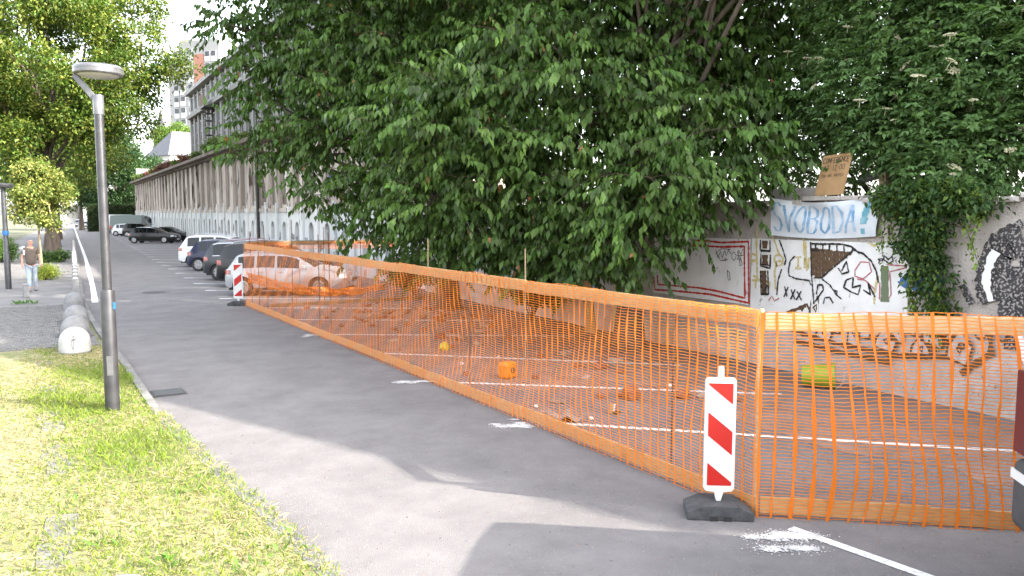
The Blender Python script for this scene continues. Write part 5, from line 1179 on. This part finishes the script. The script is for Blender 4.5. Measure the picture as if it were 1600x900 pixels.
ELD = [(12.43,9.74,5.12,1.4,1.4,1.12),(12.48,8.58,5.58,1.7,1.7,1.36),(12.52,7.41,4.79,1.5,1.5,1.2),(11.89,8.33,4.17,1.1,1.1,0.88),(11.76,7.49,3.79,0.95,0.95,0.76),(12.08,6.86,3.62,0.8,0.8,0.64),(11.82,8.59,3.73,0.5,0.5,0.4),(11.93,9.44,4.28,0.6,0.6,0.48),(12.92,10.04,6.47,1.4,1.4,1.12),(13.23,7.6,6.06,1.6,1.6,1.28),(11.0,7.56,3.16,0.5,0.5,0.4),(11.3,7.17,3.29,0.5,0.5,0.4),(12.6,9.08,6.95,1.8,1.8,1.44),(12.93,7.76,6.84,1.8,1.8,1.44),(11.7,8.89,4.21,0.8,0.8,0.64),(12.04,8.93,4.87,1.2,1.2,0.96),(12.31,7.87,4.54,1.2,1.2,0.96),(12.26,7.22,4.03,1.0,1.0,0.8),(12.97,7.51,5.43,1.4,1.4,1.12),(11.7,7.74,3.62,0.7,0.7,0.56),(11.87,10.62,3.81,0.7,0.7,0.56),(12.07,10.05,3.5,0.5,0.5,0.4),(11.86,11.31,3.73,0.7,0.7,0.56),(12.01,9.4,3.3,0.4,0.4,0.32),(12.46,10.86,4.33,0.6,0.6,0.48)]
# ------------------------------------------------------------------ trees and plants
def foliage(rng, lobes, nclump, per, cr, base, alt, palt, var=0.3, shell=0.5, droop=0.5):
    c, u = in_lobes(rng, lobes, nclump, shell)
    P = np.repeat(c, per, 0) + rng.normal(0, cr, (nclump * per, 3)) * np.array([1, 1, 0.7])
    D = np.repeat(u, per, 0) * 0.6 + rng.normal(0, 0.7, P.shape); D[:, 2] -= droop
    k = np.repeat(rng.uniform(1 - var, 1 + var, (nclump, 1)), per, 0) * rng.uniform(0.8, 1.2, (len(P), 1))
    is_alt = np.repeat(rng.random((nclump, 1)) < palt, per, 0) & (rng.random((len(P), 1)) < 0.7)
    C = np.where(is_alt, np.array([alt]), np.array([base])) * k
    return P, D, C
def tree(name, label, base, trunk_pts, r0, lobes, nclump, per, cr, size, colA, colB, palt, seed, cat='tree', group=None, limbs=10, m='leaf', barkm='bark', shell=0.5, asp=0.62, trunk_r1=0.45):
    rng = np.random.default_rng(seed)
    e = empty(name, base, 0, label, cat, group); b = np.array(base)
    lob = [(l[0] - b[0], l[1] - b[1], l[2] - b[2], *l[3:]) for l in lobes]
    mb = MB(); tp = [np.array(p) - b for p in trunk_pts]; n = len(tp)
    rr = [r0 * (1.25 if i == 0 else 1 - (1 - trunk_r1) * i / (n - 1)) for i in range(n)]
    mb.tube(tp, rr, 12)
    for k in range(limbs):
        l = lob[k % len(lob)]; i = max(n - 2, 0) if k % 2 else n - 1
        limb(mb, tp[i], (l[0], l[1], l[2]), rr[i] * 0.55, 0.03, rng)
    mb.build('trunk', M[barkm], e, smooth=50)
    P, D, C = foliage(rng, lob, nclump, per, cr, colA, colB, palt, shell=shell)
    L = size * rng.uniform(0.7, 1.3, len(P))
    leaves('crown', P, D, L, L * asp, C, M[m], e, rng=rng)
    return e
def ball_lobes(c, rx, ry, rz, n, r, seed):
    g = np.random.default_rng(seed); u = unit(g.normal(0, 1, (n, 3))); k = g.uniform(0.45, 1.0, (n, 1)); p = np.array([c]) + u * k * np.array([[rx, ry, rz]])
    return [(*q, *(np.array([1, 1, .8]) * r * g.uniform(.7, 1.25))) for q in p]
LIN, LINB = (0.08, 0.14, 0.025), (0.18, 0.21, 0.04)
tree('linden_tree', 'huge flowering linden overhanging the far road behind the lamp lantern', (-1.25, 55, 0.05), [(-1.25, 55, 0.05), (-1.2, 55, 1.6), (-1.3, 55, 4.5), (-1.2, 55.2, 8.5)], 0.46,
     ball_lobes((-0.7, 55, 11.5), 6.9, 6.6, 7.6, 100, 1.35, 3), 6600, 20, 0.28, 0.19, LIN, LINB, 0.62, 21, group='street lindens', limbs=22)
tree('linden_tree', 'linden at the extreme left edge before the huge one', (-7.5, 47, 0.05), [(-7.5, 47, .05), (-7.5, 47, 3), (-7.4, 47, 7)], 0.4,
     ball_lobes((-7.5, 47, 9.5), 4.6, 4.2, 6.0, 26, 1.8, 5), 2200, 18, 0.33, 0.18, LIN, LINB, 0.5, 23, group='street lindens', limbs=12)
for i, (x, y, h, rr, lb) in enumerate([(-1.6, 75, 10, 5.2, 'shaded linden second along the street row'), (-1.6, 95, 9, 5.0, 'shaded linden third along the street row'), (-2.4, 120, 9.5, 5.5, 'distant linden nearest the end of the street')]):
    tree('linden_tree', lb, (x, y, .05), [(x, y, .05), (x, y, 3), (x, y, 7)], 0.38, ball_lobes((x, y, h), rr, rr, 5.2, 26, 1.9, 30 + i), 2000, 18, 0.38, 0.26, (0.085, 0.135, 0.03), (0.2, 0.23, 0.06), 0.35, 40 + i, group='street lindens', limbs=8)
tree('young_linden', 'young linden with a pale stem rising from a tuft beside the walking man', (-1.25, 37.6, .05), [(-1.25, 37.6, .05), (-1.27, 37.6, 1.2), (-1.3, 37.6, 2.6), (-1.3, 37.6, 4.6)], 0.055,
     ball_lobes((-1.3, 37.6, 3.5), 1.0, 1.0, 1.4, 30, .45, 8), 1000, 13, 0.13, 0.125, (0.14, 0.19, 0.045), (0.34, 0.34, 0.10), 0.5, 9, limbs=18, barkm='bark_pale')
DK, DKB = (0.035, 0.075, 0.028), (0.06, 0.11, 0.035)
for i, (x, y, z, rx, rz, lb) in enumerate([(6.0, 143, 8.5, 5.0, 7.5, 'dark dense tree beyond the far end of the wing'), (11.0, 152, 8.0, 4.2, 5, 'dark conifer like tree below the spire'), (1.0, 150, 9, 4.5, 5.5, 'dark tree closing the end of the street'), (21.5, 205, 19, 4, 4.5, 'bright green treetop between spire and tower block')]):
    tree('far_tree', lb, (x, y, 0), [(x, y, 0), (x, y, z * .4), (x, y, z)], 0.35, ball_lobes((x, y, z), rx, rx, rz, 24, 1.9, 60 + i), 1600, 14, 0.5, 0.38, DK if i < 3 else (0.12, 0.2, 0.04), DKB if i < 3 else (.16, .25, .05), .4, 70 + i, group='trees at the far end', limbs=4)
def shrub(name, label, c, rx, ry, rz, ncl, per, size, colA, colB, palt, seed, cat='shrub', group=None, m='leaf', stem='twig', asp=.55, nl=10):
    rng = np.random.default_rng(seed); e = empty(name, c, 0, label, cat, group)
    mb = MB()
    for k in range(7):
        a = rng.uniform(0, 6.28); mb.tube([(0, 0, -.03), (math.cos(a) * rx * .3, math.sin(a) * ry * .3, rz * .6), (math.cos(a) * rx * .6, math.sin(a) * ry * .6, rz * 1.3)], [.02, .014, .006], 5)
    mb.build('stems', M[stem], e)
    P, D, C = foliage(rng, ball_lobes((0, 0, rz), rx * .7, ry * .7, rz * .6, nl, min(rx, ry, rz) * .5, seed), ncl, per, size * .9, colA, colB, palt)
    P[:, 2] = np.maximum(P[:, 2], 0.02); L = size * rng.uniform(.7, 1.3, len(P)); leaves('foliage', P, D, L, L * asp, C, M[m], e, rng=rng); return e
shrub('grass_tuft', 'bright yellow green tuft at the young linden foot', (-1.15, 37.0, .06), .62, .5, .32, 260, 8, .14, (.26, .33, .05), (.36, .4, .08), .5, 81, 'plant', asp=.2)
shrub('low_shrub', 'dark green low plant at the huge linden trunk', (-.9, 50.5, .06), 1.0, .8, .35, 200, 8, .14, (.07, .13, .04), (.12, .19, .05), .4, 82)
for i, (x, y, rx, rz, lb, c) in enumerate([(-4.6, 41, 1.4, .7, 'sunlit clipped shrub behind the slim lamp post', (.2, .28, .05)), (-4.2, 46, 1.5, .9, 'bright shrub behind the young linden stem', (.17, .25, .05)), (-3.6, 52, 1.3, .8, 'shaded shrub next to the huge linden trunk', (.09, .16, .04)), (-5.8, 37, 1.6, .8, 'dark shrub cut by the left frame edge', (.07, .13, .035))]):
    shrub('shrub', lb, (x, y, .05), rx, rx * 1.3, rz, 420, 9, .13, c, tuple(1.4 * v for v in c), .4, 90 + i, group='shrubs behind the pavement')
hg = empty('hedge', (5.6, 137.5, 0), 0, 'dark clipped hedge closing the parking row behind the vans', 'hedge')
rng = np.random.default_rng(99); n = 9000
P = rng.uniform((-4, -.5, .1), (4, .5, 4.2), (n, 3)); P[:, 1] = np.where(rng.random(n) < .7, -.5 + rng.normal(0, .06, n), P[:, 1]); Lh = rng.uniform(.14, .26, n)
leaves('foliage', P, rng.normal(0, 1, (n, 3)), Lh, Lh * .6, np.array([[.03, .06, .022]]) * rng.uniform(.6, 1.5, (n, 1)), M['leaf'], hg, rng=rng)
MB().bb(-3.9, 3.9, -.3, .4, 0, 4.1).build('core', M['twig'], hg)
g = random.Random(55)
for k, (s, r_, z, c) in enumerate([(62, 1.0, 0, 0), (64.5, 1.1, 0, 0), (67, .8, 0, 0), (74, .6, 0, 0), (80, .7, 0, 1), (85, .6, 0, 0), (90, .8, 0, 1), (96, .9, 0, 1), (102, .8, 0, 1), (107, .7, 0, 0), (112, .7, 0, 1), (117, .7, 0, 0), (122, .8, 0, 0), (127, .8, 0, 0), (55, .6, 0, 0), (48, .6, 0, 0)]):
    col = ((.10, .15, .04), (.15, .2, .05)) if c == 0 else ((.16, .07, .06), (.2, .11, .07))
    shrub('roof_shrub', 'low green plant growing on the wing roof edge' if c == 0 else 'reddish plant growing on the wing roof edge', (11.6 - .025 * s - .35, s, 7.42), r_, r_ * 1.6, r_ * .5, 110, 9, .16, *col, .5, 120 + k, 'plant', 'green roof plants' if c == 0 else 'reddish roof plants')

# ---- the two cherry trees over the closed-off bay: drooping fans of long leaves on thin twigs
def layered(lobes, seed):
    """split each bough mass into flat tiers, as cherry boughs grow"""
    g = random.Random(seed); out = []
    for x, y, z, rx, ry, rz in lobes:
        if rx < 0.75: out.append((x, y, z, rx, ry, rz * 0.7)); continue
        n = 3 if rx < 1.6 else 4
        for k in range(n):
            t = (k + 0.5) / n * 2 - 1; w = math.sqrt(max(0.15, 1 - t * t)); a = g.uniform(0, 6.28)
            out.append((x + 0.25 * rx * math.cos(a), y + 0.25 * rx * math.sin(a), z + t * rz * 0.95, rx * w, ry * w, rx * 0.16))
    return out
def cherry(label, base, trunk_pts, r0, lobes, ntwig, seed, extra=()):
    rng = np.random.default_rng(seed); b = np.array(base)
    e = empty('cherry_tree', base, 0, label, 'tree', 'cherry trees in the closed off bay')
    lob = [(l[0] - b[0], l[1] - b[1], l[2] - b[2], *l[3:]) for l in layered(lobes, seed)]
    mb = MB(); tp = [np.array(p) - b for p in trunk_pts]; n = len(tp)
    rr = [r0 * (1.3 if i == 0 else 1 - .5 * i / (n - 1)) for i in range(n)]
    mb.tube(tp, rr, 14)
    for k, l in enumerate(lob): limb(mb, tp[-1 - (k % 2)], l[:3], rr[-1] * .5, .022, rng, n=6)
    mb.build('trunk', M['bark'], e, smooth=50)
    c, u = in_lobes(rng, lob, ntwig, .55)
    # twig direction: outwards and level, bending down
    tw = u * np.array([1, 1, .35]) + rng.normal(0, .35, u.shape); tw = unit(tw); TL = rng.uniform(.4, .85, (ntwig, 1))
    per = 13
    t = np.tile(np.linspace(.15, 1, per), ntwig)[:, None]
    P = np.repeat(c, per, 0) + np.repeat(tw * TL, per, 0) * t; P[:, 2] -= (t[:, 0] ** 2) * .16
    side = unit(np.cross(np.repeat(tw, per, 0), np.array([[0, 0, 1.0]]))) * np.where(np.arange(len(P)) % 2, 1, -1)[:, None]
    D = np.repeat(tw, per, 0) * .45 + side * rng.uniform(.1, .6, (len(P), 1)) + rng.normal(0, .2, P.shape); D[:, 2] -= rng.uniform(.5, 1.5, len(P))
    N = np.repeat(tw, per, 0) * .6 + side * .7 + rng.normal(0, .35, P.shape); N[:, 2] += .5
    k = np.repeat(rng.uniform(.5, 1.4, (ntwig, 1)), per, 0) * rng.uniform(.75, 1.25, (len(P), 1))
    hue = np.repeat(rng.random((ntwig, 1)), per, 0)
    C = (np.array([[.062, .122, .028]]) * (1 - hue * .5) + np.array([[.105, .16, .034]]) * hue * .5) * k
    yl = rng.random((len(P), 1)) < .004; C = np.where(yl, np.array([[.24, .10, .04]]), C)
    L = rng.uniform(.10, .23, len(P))
    leaves('crown', P, D, L, L * .46, C, M['leaf_cherry'], e, rng=rng, N=N, fold=.2)
    # twigs
    sel = rng.choice(ntwig, min(ntwig, 1500), replace=False); mb = MB()
    for i in sel:
        a = c[i]; d = tw[i] * TL[i]
        mb.tube([a - d * .6, a + d * .4, a + d + np.array([0, 0, -.14])], [.008, .006, .003], 3, cap=False)
    mb.build('twigs', M['twig'], e)
    return e
cherry('wide cherry tree whose low drooping boughs fill the picture centre', (9.3, 20.9, 0), [(9.3, 20.9, 0), (9.25, 20.8, 1.2), (9.1, 20.4, 3.0), (8.9, 19.6, 5.0)], .30, CH1, 11800, 201)
cherry('cherry tree close to the wall paintings with sky showing through its top', (9.75, 12.95, 0), [(9.75, 12.95, 0), (9.8, 13.0, 1.2), (9.9, 13.1, 2.6), (10.0, 13.4, 4.6)], .27, CH2, 6000, 202)
# ---- elder over the wall, with flat flower heads
def elder():
    rng = np.random.default_rng(301); b = np.array((12.6, 8.6, 0))
    e = empty('elder_bush', tuple(b), 0, 'flowering elder bush towering behind the wall on the right', 'bush')
    lob = [(l[0] - b[0], l[1] - b[1], l[2] - b[2], *l[3:]) for l in ELD]; mb = MB()
    for k, l in enumerate(lob): limb(mb, (rng.normal(0, .3), rng.normal(0, .3), 0), l[:3], .07, .015, rng, n=6)
    mb.build('stems', M['bark'], e, smooth=50)
    n = 12500; c, u = in_lobes(rng, lob, n, .45)
    ax = unit(u * np.array([1, 1, .5]) + rng.normal(0, .4, u.shape) + np.array([[0, 0, -.25]])); RL = rng.uniform(.18, .3, (n, 1))
    sd_ = unit(np.cross(ax, np.array([[0, 0, 1.0]]) + rng.normal(0, .25, u.shape)))
    P, D, C = [], [], []
    k = rng.uniform(.65, 1.35, (n, 1)); col = np.array([[.115, .20, .075]]) * k + rng.random((n, 1)) * np.array([[.02, .03, .0]])
    for f, s_ in [(.35, 1), (.35, -1), (.65, 1), (.65, -1), (.95, 1), (.95, -1), (1.0, 0)]:
        P.append(c + ax * RL * f); D.append(ax * (.55 if s_ else 1) + sd_ * s_ * .8 + np.array([[0, 0, -.25]]) + rng.normal(0, .12, u.shape)); C.append(col)
    P, D, C = np.concatenate(P), np.concatenate(D), np.concatenate(C); L = rng.uniform(.09, .15, len(P))
    leaves('crown', P, D, L, L * .42, C, M['leaf'], e, rng=rng)
    # flower heads: shallow domes of tiny florets
    fm = MB(); g = random.Random(5)
    for q in range(46):
        a = g.uniform(0, 6.28); r_ = .085 * math.sqrt(g.random()); s_ = .012
        fm.box((r_ * math.cos(a), r_ * math.sin(a), .012 * (1 - (r_ / .085) ** 2)), (s_ * 1.5, s_ * 1.5, s_), Matrix.Rotation(a, 3, 'Z'), taper=.5)
    fm.tube([(0, 0, 0), (0, 0, -.1)], .004, 4)
    me = fm.mesh('flower_head'); me.materials.append(M['flower'])
    front = [i for i in range(n) if True]; rng.shuffle(front); cnt = 0
    for i in front:
        # on the outside of the bush, on the side of the street
        if u[i][2] < -.15 or (-.85 * u[i][0] - .5 * u[i][1] + .2 * u[i][2]) < .25: continue
        o = link('flower_head', me, None, e, tuple(c[i] + u[i] * .24 + np.array([0, 0, .06])), (rng.normal(0, .3), rng.normal(0, .3), rng.uniform(0, 6))); s_ = rng.uniform(.7, 1.25); o.scale = (s_, s_, s_)
        cnt += 1
        if cnt >= 150: break
mat('flower', (.62, .58, .40), (.46, .45, .26), scale=3, rough=.8)
elder()
# ---- creeper on the wall face, with hanging strands
rng = np.random.default_rng(401); cr = empty('wall_creeper', (10.55, 7.1, 1.1), 0, 'green creeper spilling over the wall beside the banner', 'creeper')
lob = [(-.1, .0, 1.6, .25, .45, .40), (-.08, .05, 1.15, .2, .40, .30), (-.1, -.12, .75, .2, .34, .32), (-.06, -.2, .35, .12, .26, .32), (-.1, .45, 1.8, .25, .40, .22), (-.08, -.55, 1.75, .22, .45, .2), (.1, .0, 1.9, .3, .9, .2)]
P, D, C = foliage(rng, lob, 700, 8, .07, (.05, .10, .03), (.11, .17, .035), .3, droop=.8); L = rng.uniform(.06, .115, len(P))
leaves('foliage', P, D, L, L * .5, C, M['leaf'], cr, rng=rng)
mb = MB(); SP = []
for (y0, z0, ln) in [(.62, 1.85, .95), (.5, 1.85, .7), (-.75, 1.85, .85), (-.68, 1.8, .6), (-.3, .6, .8), (-.15, .5, .6), (.1, .5, .35)]:
    pts = [(-.14 + .02 * math.sin(k), y0 + .03 * math.sin(k * 1.3), z0 - ln * k / 8) for k in range(9)]; mb.tube(pts, .005, 4); SP += [p for p in pts for _ in range(9)]
mb.build('strands', M['twig'], cr); SP = np.array(SP) + rng.normal(0, .035, (len(SP), 3)); n = len(SP)
Dd = rng.normal(0, .7, (n, 3)); Dd[:, 2] -= .6; L = rng.uniform(.05, .09, n)
leaves('young_leaves', SP, Dd, L, L * .5, np.array([[.17, .26, .04]]) * rng.uniform(.7, 1.2, (n, 1)), M['leaf'], cr, rng=rng)
# ---- undergrowth at the wall foot and below the first cherry
for i, (x, y, rx, rz, lb) in enumerate([(9.6, 24.2, .9, .9, 'dark bush below the wide cherry at the silver car bonnet'), (10.1, 17.5, .6, .8, 'dark undergrowth against the wall between the cherry trunks')]):
    shrub('undergrowth', lb, (x, y, 0), rx, rx * 1.6, rz, 420, 9, .11, (.045, .085, .025), (.08, .12, .03), .3, 500 + i, group='bushes at the wall foot')
# ---- tall trees beyond the wall: they shade the cherries
for i, (x, y, h, rr, lb) in enumerate([(17, 3.0, 9.0, 4.2, 'tall tree beyond the wall near the hall'), (21, 8.5, 10, 4.5, 'tall tree farther beyond the wall')]):
    tree('yard_tree', lb, (x, y, 0), [(x, y, 0), (x, y, 3), (x, y, 7)], .3, ball_lobes((x, y, h), rr, rr, 4.4, 24, 1.7, 600 + i), (700, 350)[i], 14, .35, .24, (.05, .1, .03), (.08, .13, .03), .4, 610 + i, group='trees beyond the wall', limbs=8)
